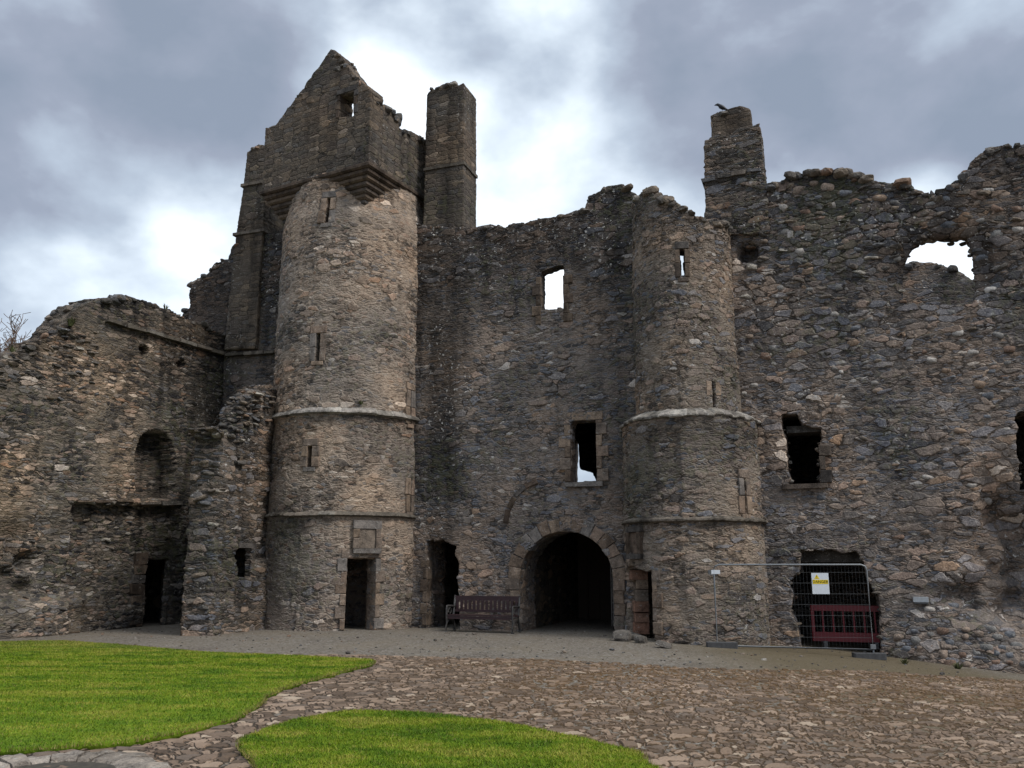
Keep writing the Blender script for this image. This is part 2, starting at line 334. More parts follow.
def solid(name, fr, outline, holes, thick, mat, parent=None, res=.05, front=None, dark=0.0, topdark=0.8, topfall=1.0, off=(0, 0, 0), dstep=.12, darkf=None, back=None, bare=None, loc=None):
    ol = np.array(outline); s0, z0 = ol.min(0); s1, z1 = ol.max(0)
    nx = int(math.ceil((s1 - s0) / res)) + 1; nz = int(math.ceil((z1 - z0) / res)) + 1
    gs = s0 + np.arange(nx + 1) * res; gz = z0 + np.arange(nz + 1) * res
    cs, cz = np.meshgrid(gs[:-1] + res / 2, gz[:-1] + res / 2, indexing='ij')
    mask = inside(outline, cs, cz)
    for h in holes: mask &= ~inside(h, cs, cz)
    VS, VZ = np.meshgrid(gs, gz, indexing='ij')
    cnt = np.zeros(VS.shape, int)
    cnt[:-1, :-1] += mask; cnt[1:, :-1] += mask; cnt[:-1, 1:] += mask; cnt[1:, 1:] += mask
    used = cnt > 0; bd = used & (cnt < 4)
    bd[0, :] = used[0, :]; bd[-1, :] = used[-1, :]; bd[:, 0] = used[:, 0]; bd[:, -1] = used[:, -1]
    # snap boundary vertices onto the outline
    A = []; B = []
    for pl in [outline] + list(holes):
        q = np.array(pl); A.append(q); B.append(np.roll(q, -1, 0))
    A = np.concatenate(A); B = np.concatenate(B); AB = B - A; LL = (AB ** 2).sum(1) + 1e-12
    pts = np.stack([VS[bd], VZ[bd]], -1); newp = pts.copy()
    for i in range(0, len(pts), 2000):
        p = pts[i:i + 2000, None, :]; tt = np.clip(((p - A) * AB).sum(-1) / LL, 0, 1); q = A + tt[..., None] * AB
        dd = ((p - q) ** 2).sum(-1); j = dd.argmin(1); ii = np.arange(len(j)); near = q[ii, j]; ok = dd[ii, j] < (res * .85) ** 2
        newp[i:i + 2000][ok] = near[ok]
    VS = VS.copy(); VZ = VZ.copy(); VS[bd] = newp[:, 0]; VZ[bd] = newp[:, 1]
    S = VS[used]; Z = VZ[used]; n = len(S); vid = -np.ones(VS.shape, int); vid[used] = np.arange(n)
    d0 = front(S, Z) if front else np.zeros(n)
    bk = -(thick * (back(S, Z) if back else np.ones(n)))
    top = np.where(mask.any(1), z0 + (mask.shape[1] - mask[:, ::-1].argmax(1)) * res, z0)
    k = 9; top = np.convolve(np.pad(top, (k, k), 'edge'), np.ones(2 * k + 1) / (2 * k + 1), 'valid')
    ti = np.clip(((S - s0) / res).astype(int), 0, len(top) - 1)
    dk = dark + topdark * np.exp(-np.maximum(top[ti] - Z, 0) / topfall)
    if darkf: dk = dk + darkf(S, Z)
    ci, cj = np.nonzero(mask)
    a = vid[ci, cj]; b = vid[ci + 1, cj]; c = vid[ci + 1, cj + 1]; d = vid[ci, cj + 1]
    faces = [np.stack([a, b, c, d], 1), np.stack([a, d, c, b], 1) + n]
    K = max(1, int(round(thick / dstep)))
    # side layers
    pm = np.pad(mask, 1)
    ed = []
    for (di, dj, e0, e1) in ((1, 0, (1, 0), (1, 1)), (-1, 0, (0, 1), (0, 0)), (0, 1, (1, 1), (0, 1)), (0, -1, (0, 0), (1, 0))):
        nb = pm[1 + di:1 + di + mask.shape[0], 1 + dj:1 + dj + mask.shape[1]]
        i, j = np.nonzero(mask & ~nb); ed.append(np.stack([vid[i + e0[0], j + e0[1]], vid[i + e1[0], j + e1[1]]], 1))
    ed = np.concatenate(ed); ub, inv = np.unique(ed, return_inverse=True); inv = inv.reshape(ed.shape)
    m = len(ub); lay = [ub] + [2 * n + kk * m + np.arange(m) for kk in range(K - 1)] + [ub + n]
    SS = [S, S]; ZZ = [Z, Z]; DD = [d0, bk]; KK = [dk, dk]
    for kk in range(K - 1):
        f = (kk + 1) / K; SS.append(S[ub]); ZZ.append(Z[ub]); DD.append(d0[ub] * (1 - f) + bk[ub] * f); KK.append(dk[ub])
    for kk in range(K):
        l0, l1 = lay[kk], lay[kk + 1]
        faces.append(np.stack([l0[inv[:, 1]], l0[inv[:, 0]], l1[inv[:, 0]], l1[inv[:, 1]]], 1))
    SS = np.concatenate(SS); ZZ = np.concatenate(ZZ); DD = np.concatenate(DD); KK = np.concatenate(KK)
    V = fr.at(SS, ZZ, DD)
    rest = np.stack([SS + off[0], ZZ + off[1], DD + off[2]], -1)
    return mesh_obj(name, V, np.concatenate(faces), mat, parent, dict(rest=rest, dark=np.clip(KK, 0, 1.3), bare=(bare(SS, ZZ) if bare else np.zeros(len(SS)))), loc=loc)

# --- chamfered prisms (dressed blocks), collected then linked as ONE mesh --------
class Blocks:
    def __init__(s): s.V = []; s.F = []; s.R = []; s.T = []; s.n = 0
    def add(s, V, Fc, tint=None, rest=None):
        V = np.asarray(V, float); s.V.append(V); s.F += [tuple(i + s.n for i in f) for f in Fc]; s.n += len(V)
        s.R.append(V[:, [0, 2, 1]] + (rng.random(3) * 7 if rest is None else rest)); s.T.append(np.full(len(V), rng.random() if tint is None else tint))
    def prism(s, fr, poly, d0, d1, b=.02, jit=0.006, tint=None):
        p = np.array(poly, float) + rng.normal(0, jit, (len(poly), 2)); c = p.mean(0); n = len(p)
        L = np.sqrt(((p - c) ** 2).sum(1, keepdims=True)); q = p + (c - p) / L * b
        d1 = d1 + rng.normal(0, jit)
        V = np.concatenate([fr.at(p[:, 0], p[:, 1], d0), fr.at(p[:, 0], p[:, 1], d1 - b * .7), fr.at(q[:, 0], q[:, 1], d1)])
        Fc = [(i, (i + 1) % n, n + (i + 1) % n, n + i) for i in range(n)] + [(n + i, n + (i + 1) % n, 2 * n + (i + 1) % n, 2 * n + i) for i in range(n)]
        Fc += [tuple(range(2 * n, 3 * n)), tuple(range(n - 1, -1, -1))]
        s.add(V, Fc, tint)
    def rect(s, fr, s0, s1, z0, z1, d0, d1, **k): s.prism(fr, [(s0, z0), (s1, z0), (s1, z1), (s0, z1)], d0, d1, **k)
    def build(s, name, mat, parent=None, smooth=False, loc=None):
        return mesh_obj(name, np.concatenate(s.V), s.F, mat, parent, dict(rest=np.concatenate(s.R), tint=np.concatenate(s.T)), smooth=smooth, loc=loc)

def ico(sub=1):
    import bmesh
    bm = bmesh.new(); bmesh.ops.create_icosphere(bm, subdivisions=sub, radius=1)
    V = np.array([v.co[:] for v in bm.verts]); Fc = [tuple(v.index for v in f.verts) for f in bm.faces]; bm.free(); return V, Fc
ICO1 = ico(1); ICO2 = ico(2)
def rock(bl, c, size, sub=2, rz=None, tint=None, flat=.55):
    V, Fc = (ICO1, ICO2)[sub - 1]
    V = V.copy()
    V = np.sign(V) * np.abs(V) ** .72                      # blocky
    for _ in range(4):
        n = rng.normal(size=3); n /= np.linalg.norm(n); k = rng.uniform(.55, .85); d = V @ n; V -= np.outer(np.maximum(d - k, 0), n)
    V *= (1 + rng.normal(0, .05, (len(V), 1)))
    V = V * np.array([size, size * rng.uniform(.6, .9), size * flat * rng.uniform(.7, 1.2)])
    a = rng.uniform(0, 6.28) if rz is None else rz + rng.normal(0, .25); ca, sa = math.cos(a), math.sin(a)
    ti = rng.normal(0, .18); V = V @ np.array([[math.cos(ti), 0, math.sin(ti)], [0, 1, 0], [-math.sin(ti), 0, math.cos(ti)]])
    V = V @ np.array([[ca, sa, 0], [-sa, ca, 0], [0, 0, 1]]) + np.asarray(c)
    bl.add(V, Fc, tint)
def top_rocks(bl, fr, line, thick, per_m=9, lo=.09, hi=.24, dz=.0, flat=.6):
    """loose rubble lying along a broken wall head (line in s,z)"""
    for i in range(len(line) - 1):
        a, b = np.array(line[i]), np.array(line[i + 1]); L = np.hypot(*(b - a))
        for _ in range(rng.poisson(L * per_m)):
            f = rng.random(); q = a + (b - a) * f; sz = rng.uniform(lo, hi) * (1 if rng.random() < .9 else 1.2)
            p = fr.at(q[0] + rng.normal(0, .05), q[1] + dz - .045 + rng.uniform(-.05, .03), -abs(rng.uniform(-.05, thick)))
            rock(bl, p, sz, sub=2 if sz > .15 else 1, flat=flat)

def box(V0, V1): 
    x0, y0, z0 = V0; x1, y1, z1 = V1
    V = [(x0, y0, z0), (x1, y0, z0), (x1, y1, z0), (x0, y1, z0), (x0, y0, z1), (x1, y0, z1), (x1, y1, z1), (x0, y1, z1)]
    return V, [(0, 3, 2, 1), (4, 5, 6, 7), (0, 1, 5, 4), (1, 2, 6, 5), (2, 3, 7, 6), (3, 0, 4, 7)]

def gz(x, y):
    x = np.asarray(x, float); y = np.asarray(y, float)
    return -(.028 * np.clip(x - 2, 0, 12) + .0048 * np.clip(x - 3, 0, 12) ** 2) * np.clip(y / 18, .25, 1.05) + 0.02 * np.sin(x * .5 + 1) * np.cos(y * .4)

# ================================================================== GROUND
class Flat:
    def at(s, S, Z, D):
        S, Z, D = np.broadcast_arrays(*[np.asarray(q, float) for q in (S, Z, D)])
        return np.stack([S, Z, gz(S, Z) + D], -1)
    def px(s, px, py, d=0.0):
        r = ray(px, py); k = -ZC / r[2]
        for _ in range(12):
            p = r * k; k = (float(gz(p[0], p[1])) + d - ZC) / r[2]
        p = r * k; return (p[0], p[1])
FL = Flat()
def ground_mat():
    m = bpy.data.materials.new('trodden_gravel'); t = NT(m); rest = t.attr('rest')
    n1 = t.noise(rest, .5, 4); n2 = t.noise(rest, 5, 5, .7); n3 = t.noise(rest, 45, 4, .75)
    col = t.ramp(n1, [(.3, (.115, .097, .08)), (.5, (.155, .135, .112)), (.7, (.20, .172, .145))])
    col = t.mix(1.0, col, t.ramp(n3, [(.3, (.6, .6, .6)), (.5, (1, 1, 1)), (.7, (1.4, 1.38, 1.35))]), 'MULTIPLY')
    v = t.voro(rest, 'F1', 1, 26); sp = t.sep(v.outputs['Color'])
    col = t.mix(t.math('MULTIPLY', t.math('GREATER_THAN', sp[0], .8), .6), col, (.27, .25, .22))
    col = t.mix(t.math('MULTIPLY', t.math('LESS_THAN', sp[0], .15), .6), col, (.06, .05, .04))
    mz = t.range(t.math('ADD', t.math('MULTIPLY', n1, .5), t.math('MULTIPLY', n2, .5)), .47, .6)
    right = t.range(t.new('ShaderNodeSeparateXYZ').outputs[0], 0, 1)
    sx = t.new('ShaderNodeSeparateXYZ'); t.L.new(rest, sx.inputs[0])
    right = t.math('MULTIPLY', t.range(sx.outputs[0], 2.5, 5.5, .0, .75), t.range(sx.outputs[0], 8.5, 10.5, 1, .3))
    col = t.mix(t.math('MAXIMUM', right, t.math('MULTIPLY', mz, .35)), col, t.mix(n3, (.055, .042, .022), (.15, .115, .06)))
    t.finish(col, .95, bump=t.math('ADD', n3, t.math('MULTIPLY', n2, 1.5)), bs=.6, bd=.03, spec=.15)
    return m
def grid_sheet(name, xs, ys, mat, dz=0.0):
    X, Y = np.meshgrid(xs, ys, indexing='ij'); V = np.stack([X, Y, gz(X, Y) + dz], -1).reshape(-1, 3)
    i, j = np.meshgrid(np.arange(len(xs) - 1), np.arange(len(ys) - 1), indexing='ij'); a = (i * len(ys) + j).ravel()
    Fc = np.stack([a, a + len(ys), a + len(ys) + 1, a + 1], 1)
    o = mesh_obj(name, V, Fc, mat, attrs=dict(rest=V)); return struct(o)
xs = np.concatenate([[-900, -300, -100, -50, -30], np.arange(-20, 20.1, .4), [30, 50, 100, 300, 900]])
ys = np.concatenate([[-900, -300, -60, -20, -8], np.arange(-4, 34.1, .4), [45, 70, 120, 300, 1500]])
grid_sheet('ground', xs, ys, ground_mat())

def paving_mat():
    m = bpy.data.materials.new('stone_paving'); m.displacement_method = 'BOTH'; t = NT(m); rest = t.attr('rest')
    wob = t.vmath('SCALE', t.vmath('SUBTRACT', t.noise(rest, 3.0, 1, color=True), (.5, .5, .5)), .17)
    p = t.vmath('MULTIPLY', t.vmath('ADD', rest, wob), (1, 1.25, 0))
    v = t.voro(p, 'F1', .95, 4.6); ve = t.voro(p, 'DISTANCE_TO_EDGE', .95, 4.6)
    p2 = t.vmath('ADD', p, (7.7, 3.1, 0)); v2 = t.voro(p2, 'F1', .95, 8.5); ve2 = t.voro(p2, 'DISTANCE_TO_EDGE', .95, 8.5)
    c1 = t.sep(v.outputs['Color']); c2 = t.sep(v2.outputs['Color'])
    sx = t.new('ShaderNodeSeparateXYZ'); t.L.new(rest, sx.inputs[0])
    big = t.math('GREATER_THAN', c1[1], t.range(sx.outputs[0], -4, 4, .35, .85))
    edge = t.mixf(big, ve2.outputs['Distance'], t.math('MULTIPLY', ve.outputs['Distance'], 1.3)); rr = t.mixf(big, c2[0], c1[0]); rh = t.mixf(big, c2[2], c1[2])
    fine = t.noise(rest, 38, 4, .7); med = t.noise(rest, 6, 4, .6); zone = t.noise(rest, .6, 4, .6)
    col = t.ramp(rr, [(0, (.10, .078, .062)), (.2, (.165, .132, .110)), (.45, (.225, .182, .152)), (.65, (.14, .12, .108)), (.8, (.29, .24, .205)), (.955, (.38, .34, .30))], const=True)
    col = t.mix(1.0, col, t.ramp(t.math('ADD', t.math('MULTIPLY', fine, .5), t.math('MULTIPLY', med, .5)), [(.3, (.6, .58, .56)), (.5, (1, .99, .97)), (.7, (1.4, 1.38, 1.35))]), 'MULTIPLY')
    earth = t.mix(fine, (.012, .009, .006), (.055, .04, .026))
    moss = t.mix(fine, (.030, .018, .008), (.15, .08, .026))
    right = t.math('MULTIPLY', t.range(sx.outputs[0], -4.5, 2.5), t.range(sx.outputs[1], 9, 14, .45, 1.0))
    mz = t.math('MULTIPLY', t.range(t.math('ADD', t.math('MULTIPLY', zone, .6), t.math('MULTIPLY', med, .4)), .44, .56), right)
    col = t.mix(1.0, col, (.88, .77, .655), 'MULTIPLY')
    gap = t.math('ADD', .045, t.math('MULTIPLY', t.math('ADD', mz, t.math('MULTIPLY', right, .35)), .13))
    eg = t.math('ADD', edge, t.math('MULTIPLY', t.math('SUBTRACT', fine, .5), .09))
    f = t.range(eg, t.math('MULTIPLY', gap, .7), t.math('ADD', gap, .02), 1, 0)
    col = t.mix(f, col, t.mix(right, earth, moss))
    col = t.mix(t.math('MULTIPLY', mz, .46), col, moss)
    h = t.math('MULTIPLY', t.range(edge, t.math('MULTIPLY', gap, .5), t.math('ADD', gap, .06)), t.math('ADD', .5, t.math('MULTIPLY', rh, .5)))
    h = t.math('ADD', h, t.math('MULTIPLY', t.math('SUBTRACT', med, .5), .5)); h = t.math('ADD', h, t.math('MULTIPLY', t.math('SUBTRACT', fine, .5), .2))
    t.finish(col, .8, disp=h, scale=.036, mid=0.1, spec=.3)
    return m
far_edge = [FL.px(x, y) for x, y in ((0, 652), (200, 655), (330, 655), (420, 657), (500, 659), (560, 661), (640, 665), (700, 669), (780, 670), (860, 671), (940, 676), (1024, 681), (1120, 690))]
pav = rough(far_edge, .3, .06, 5, closed=False, blocky=False) + [(12.5, 11), (9, 5), (3, 3.2), (-7, 3.2), (-14, 8)]
o = solid('paving', FL, pav, [], .12, paving_mat(), res=.036, topdark=0, off=(0, 0, 0)); struct(o)

# ---- lawns: raised turf beds with soil edge and blades on them
def lawn_mat():
    m = bpy.data.materials.new('turf'); t = NT(m); rest = t.attr('rest')
    n1 = t.noise(rest, .7, 3); n2 = t.noise(rest, 14, 4, .7)
    col = t.ramp(n1, [(.3, (.07, .13, .008)), (.55, (.11, .17, .012)), (.75, (.16, .18, .02))])
    col = t.mix(1.0, col, t.ramp(n2, [(.3, (.55, .55, .55)), (.7, (1.3, 1.3, 1.3))]), 'MULTIPLY')
    col = t.mix(t.attr('dark', 'Fac'), col, (.09, .055, .025))
    t.finish(col, .95, bump=n2, bs=.8, bd=.03, spec=.1); return m
def blade_mat():
    m = bpy.data.materials.new('grass_blades'); t = NT(m); rest = t.attr('rest'); ti = t.attr('tint', 'Fac'); dry = t.attr('dry', 'Fac')
    n1 = t.noise(t.vmath('MULTIPLY', rest, (.8, 1.9, 0)), 1, 5, .65); n2 = t.noise(rest, 5, 3)
    f = t.math('ADD', t.math('MULTIPLY', n1, .72), t.math('ADD', t.math('MULTIPLY', n2, .18), t.math('MULTIPLY', ti, .1)))
    col = t.ramp(f, [(.40, (.055, .115, .007)), (.46, (.105, .175, .008)), (.52, (.175, .23, .012)), (.60, (.28, .265, .045))])
    col = t.mix(dry, col, (.24, .19, .075))
    b = t.finish(col, .7, spec=.15)
    return m
LM = lawn_mat(); BM = blade_mat()
def lawn(pxs, extra, label, seed):
    pts = [FL.px(x, y, .06) for x, y in pxs]; poly = rough(pts, .12, .018, seed, closed=False, blocky=False) + extra
    o = solid('lawn', FL, poly, [], .07, LM, res=.06, topdark=0)
    for v in o.data.vertices: v.co.z += .07
    struct(o)
    return np.array(poly)
lawn1 = lawn([(0, 642), (60, 641), (120, 645), (200, 652), (300, 656), (340, 658), (374, 660), (372, 664), (345, 671), (310, 680), (283, 688), (268, 695), (260, 704), (246, 713), (225, 721), (180, 732), (130, 741), (60, 747), (0, 750)], [(-9.2, 8.6), (-14, 12), (-14, 20.5)], '', 3)
lawn2 = lawn([(662, 775), (640, 753), (580, 738), (500, 722), (420, 713), (350, 711), (300, 719), (262, 731), (240, 740), (246, 752), (262, 775)], [(-1.9, 6.2), (.9, 6.0)], '', 4)
def blades(polys, name='grass'):
    Vs = []; T = []; D = []; R = []
    for poly, nb in polys:
        lo = poly.min(0); hi = poly.max(0); X = rng.uniform(lo[0], hi[0], nb * 3); Y = rng.uniform(lo[1], hi[1], nb * 3)
        keep = inside(poly, X, Y) & (Y < 24) & (np.abs(X) < Y * .72 + 1.0); X = X[keep][:nb]; Y = Y[keep][:nb]
        # denser, longer fringe along the cut edge
        A = poly; B = np.roll(poly, -1, 0); L = np.hypot(*(B - A).T); k = rng.choice(len(A), int(L.sum() * 260), p=L / L.sum()); f = rng.random(len(k))[:, None]
        E = A[k] + (B - A)[k] * f + rng.normal(0, .018, (len(k), 2))
        ex = np.concatenate([np.zeros(len(X)), np.ones(len(E))]); X = np.concatenate([X, E[:, 0]]); Y = np.concatenate([Y, E[:, 1]]); n = len(X)
        ang = rng.uniform(0, math.pi, n); h = rng.uniform(.010, .028, n) * (1 + .9 * ex); w = rng.uniform(.003, .006, n) * np.clip(Y / 9, 1, 2.2)
        lean = rng.normal(0, .014, (n, 2)); Z = gz(X, Y) + .068 - .02 * ex
        dx = np.cos(ang) * w; dy = np.sin(ang) * w
        V = np.stack([np.stack([X - dx, Y - dy, Z], -1), np.stack([X + dx, Y + dy, Z], -1), np.stack([X + lean[:, 0], Y + lean[:, 1], Z + h], -1)], 1)
        Vs.append(V.reshape(-1, 3)); T.append(np.repeat(rng.random(n), 3))
        far = np.clip((Y - 16.5) / 4, 0, 1) * rng.random(n) * .8
        D.append(np.repeat(np.clip(ex * rng.uniform(.2, 1, n) + far + (rng.random(n) < .06) * .7, 0, 1), 3))
    V = np.concatenate(Vs); Fc = np.arange(len(V)).reshape(-1, 3)
    o = mesh_obj(name, V, Fc, BM, attrs=dict(rest=V, tint=np.concatenate(T), dry=np.concatenate(D)), smooth=False)
    tag(o, 'short mown green grass with a dry brown fringe along the paving', 'grass'); o['kind'] = 'stuff'
blades([(lawn1, 230000), (lawn2, 90000)])

# ================================================================== MAIN RANGE
AL = math.radians(20)
FR = Plane(1.3, 23.5, AL)                    # courtyard face of the range
RT = .0                                      # placeholder for readability
c_at = lambda s: FR.at(s, 0, 0)
org = FR.at(0, 0, 0)
rng_e = thing('castle_range', tuple(org), 'long roofless castle range of dark rubble pierced by the arched gateway and windows', 'castle ruin')

def range_back(S, Z):
    q = np.ones(S.shape)
    for (x, y, a, b_) in ((553, 290, 1.1, 1.4), (943, 262, 1.7, 1.3), (684, 258, .8, 1.0), (584, 450, .9, 1.3)):
        c = FR.px(x, y); q -= .68 * np.exp(-(np.abs((S - c[0]) / a) ** 4 + np.abs((Z - c[1]) / b_) ** 4))
    return np.clip(q, .3, 1)
top_px = [(183, 322), (190, 300), (190, 281), (206, 275), (216, 263), (228, 259), (233, 246), (262, 235), (300, 226), (424, 226), (478, 227), (490, 224), (505, 228), (530, 221), (552, 217), (572, 212), (585, 208), (588, 196), (603, 190), (606, 186), (622, 183), (630, 189), (634, 198), (650, 197), (668, 202), (690, 214), (704, 219), (712, 214), (764, 184), (780, 180), (792, 173), (815, 170), (838, 167), (846, 170), (862, 176), (878, 181), (912, 184), (916, 192), (936, 195), (950, 184), (966, 174), (972, 161), (984, 150), (1000, 145), (1024, 144), (1060, 147), (1100, 150)]
topl = P(FR, top_px)
topr = rough(topl, .22, .055, 21, closed=False)
outline = [(topl[0][0], -1.2)] + topr + [(topl[-1][0], -1.2)]
outline = outline[::-1]
# openings --------------------------------------------------------------
gate_c = FR.px(566.5, 579); gl = FR.px(520, 579)[0]; gr = FR.px(613.5, 579)[0]; gc = (gl + gr) / 2; gR = (gr - gl) / 2; gtop = FR.px(567, 531)[1]; gsp = gate_c[1]; gh = gtop - gsp
arch_in = [(gc + gR * math.cos(a), gsp + gh * math.sin(a)) for a in np.linspace(0, math.pi, 25)]
hole_gate = [(gr, -1.3)] + arch_in + [(gl, -1.3)]
hA = P(FR, [(542, 325), (542, 272), (564, 271), (564, 325)]); hA = [(s, z) for s, z in hA]
holeA = rough(P(FR, [(541, 310), (541, 272), (556, 266), (563, 265), (563.5, 309)]), .3, .01, 1)
holeB = P(FR, [(571, 482), (571, 421), (596, 420), (597, 481)])
holeC = [(FR.px(427, 600)[0], -1.3)] + rough(P(FR, [(427, 600), (427, 541), (443, 539), (456, 546), (455, 556), (458, 561), (457, 580), (459, 600)]), .2, .03, 2, closed=False) + [(FR.px(459, 600)[0], -1.3)]
holeD = rough(P(FR, [(788, 484), (786, 440), (782, 428), (781, 414), (797, 412), (803, 424), (821, 428), (822, 440), (819, 442), (821, 484)]), .2, .03, 3)
hE = rough(P(FR, [(800, 640), (797, 625), (790, 610), (793, 595), (788, 582), (799, 572), (800, 556), (800, 550), (830, 548.5), (856, 551), (864, 562), (868, 580), (878, 595), (881, 612), (880, 635)]), .22, .05, 4, closed=False)
holeE = [(hE[0][0], -1.3)] + hE + [(hE[-1][0], -1.3)]
holeF = rough(P(FR, [(1020, 490), (1016, 455), (1014, 420), (1019, 412), (1050, 410), (1055, 490)]), .2, .04, 6)
holeG = rough(P(FR, [(902, 302), (905, 262), (911, 248), (925, 235), (950, 234), (968, 234), (976, 248), (979, 290), (975, 304)]), .3, .025, 7, blocky=False)
holeS = P(FR, [(676, 276), (676, 242), (692, 242), (692, 276)])
hole_gap = rough(P(FR, [(740, 261), (740, 248), (746, 242), (756, 245), (757, 258), (752, 263)]), .12, .02, 8)

def bump2(S, Z, c, rs, rz, amt, p=4):
    q = ((S - c[0]) / rs) ** 2 + ((Z - c[1]) / rz) ** 2
    return amt * np.exp(-q ** (p / 2))
def vnoise(S, Z, f, seed):
    r = np.random.default_rng(seed); g = r.random((64, 64)); x = (S * f) % 62; y = (Z * f) % 62
    i = np.floor(x).astype(int); j = np.floor(y).astype(int); u = x - i; v = y - j; u = u * u * (3 - 2 * u); v = v * v * (3 - 2 * v)
    return (g[i, j] * (1 - u) * (1 - v) + g[i + 1, j] * u * (1 - v) + g[i, j + 1] * (1 - u) * v + g[i + 1, j + 1] * u * v) - .5
cG = FR.px(944, 270); cEr = FR.px(1010, 545); cH = FR.px(988, 600); cE2 = FR.px(1003, 360)
cHall = FR.px(748, 253)
def range_front(S, Z):
    d = .10 * vnoise(S, Z, .5, 1) + .05 * vnoise(S, Z, 1.7, 2)
    d += bump2(S, Z, cG, 1.15, .95, -.42)
    d += bump2(S, Z, cEr, .75, 1.6, -.45, 3) * (1 + 1.6 * vnoise(S, Z, 2.6, 3))
    d += bump2(S, Z, cH, 1.0, .5, -.3) * (1 + 2 * vnoise(S, Z, 3.0, 4))
    d += np.clip(.35 - Z * .3, 0, .5) * np.clip((S - 7.6) / 1.2, 0, 1) * .8          # spreading footing at the right
    d += bump2(S, Z, cHall, .25, .25, -.5)
    return d
cU = FR.px(560, 240); cU2 = FR.px(500, 330); cR = FR.px(900, 215)
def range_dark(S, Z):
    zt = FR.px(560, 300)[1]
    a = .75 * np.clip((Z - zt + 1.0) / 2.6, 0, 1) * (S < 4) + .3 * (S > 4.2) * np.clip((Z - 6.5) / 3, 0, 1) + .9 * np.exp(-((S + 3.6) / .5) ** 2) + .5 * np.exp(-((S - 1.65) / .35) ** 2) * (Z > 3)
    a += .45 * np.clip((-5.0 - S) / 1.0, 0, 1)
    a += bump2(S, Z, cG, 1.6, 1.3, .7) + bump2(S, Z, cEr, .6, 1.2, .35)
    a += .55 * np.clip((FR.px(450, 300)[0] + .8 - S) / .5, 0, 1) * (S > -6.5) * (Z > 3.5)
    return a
th = 1.3
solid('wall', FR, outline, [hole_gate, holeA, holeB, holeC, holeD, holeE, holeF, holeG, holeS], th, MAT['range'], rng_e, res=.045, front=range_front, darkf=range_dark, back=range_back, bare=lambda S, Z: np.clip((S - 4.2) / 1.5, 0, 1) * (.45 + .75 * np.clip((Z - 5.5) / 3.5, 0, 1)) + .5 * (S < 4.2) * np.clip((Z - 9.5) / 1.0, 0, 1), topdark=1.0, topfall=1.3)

# rear wall and the dark vaulted rooms between
D2 = -7.2
RW = Plane(*(FR.o + D2 * FR.N), AL)
rt = RW.px(553, 308)[1]
rear_top = [(-13.5, rt - 1.0), (-9, rt - .6), (-4, rt - .1)] + [(RW.px(535, 309)), RW.px(572, 309), (4.5, rt - .2), (RW.px(905, 266)), RW.px(918, 262), RW.px(940, 265), RW.px(955, 270), RW.px(968, 277), (RW.px(985, 283)), (16.5, rt - .8)]
rear_hole = P(RW, [(571, 486), (571.5, 441), (578, 440), (579.5, 469), (592, 472), (598, 486)])
ro = [(-13.5, -1)] + rough(rear_top, .25, .06, 31, closed=False) + [(16.5, -1)]
solid('rear_wall', RW, ro[::-1], [rear_hole], .9, MAT['range'], rng_e, res=.11, dstep=.3, off=(40, 3, 9))
b = Blocks(); top_rocks(b, RW, rear_top, .8, per_m=7, lo=.12, hi=.24); b.build('rubble_coping', MAT['loose'], rng_e)
def slab(name, s0, s1, z0, z1, d0, d1, mat=None, parent=rng_e, fr=FR):
    V, Fc = box((0, 0, 0), (1, 1, 1)); V = np.array(V, float)
    # outward faces: s->x, z->z, d->-y
    W = fr.at(s0 + V[:, 0] * (s1 - s0), z0 + V[:, 2] * (z1 - z0), d1 + V[:, 1] * (d0 - d1))
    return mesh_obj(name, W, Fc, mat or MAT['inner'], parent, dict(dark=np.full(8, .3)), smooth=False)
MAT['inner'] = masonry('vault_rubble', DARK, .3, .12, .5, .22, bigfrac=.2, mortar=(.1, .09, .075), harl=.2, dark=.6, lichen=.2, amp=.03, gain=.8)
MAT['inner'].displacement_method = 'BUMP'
zf = 6.15
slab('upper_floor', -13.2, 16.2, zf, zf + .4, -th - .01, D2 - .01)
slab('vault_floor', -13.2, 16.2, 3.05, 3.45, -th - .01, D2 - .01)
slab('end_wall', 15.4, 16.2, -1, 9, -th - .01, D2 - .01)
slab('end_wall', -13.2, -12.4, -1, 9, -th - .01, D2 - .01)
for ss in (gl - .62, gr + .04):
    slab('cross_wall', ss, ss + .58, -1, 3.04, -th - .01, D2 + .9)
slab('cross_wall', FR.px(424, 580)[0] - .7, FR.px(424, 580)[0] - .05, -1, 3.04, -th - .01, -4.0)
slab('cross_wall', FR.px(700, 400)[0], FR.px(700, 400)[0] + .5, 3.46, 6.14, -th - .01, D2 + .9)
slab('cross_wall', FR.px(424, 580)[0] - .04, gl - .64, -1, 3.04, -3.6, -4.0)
gd = Blocks()
slab_w = (gr - gl + .2) / 7
for k in range(7): gd.rect(FR, gl - .1 + k * slab_w, gl - .1 + (k + 1) * slab_w - .01, -.3, 2.9, -6.0, -5.92, b=.01)
MAT['wood_dark'] = plain('old_oak', (.05, .035, .025), .8, var=.4)
gd.build('gate_door', MAT['wood_dark'], rng_e)

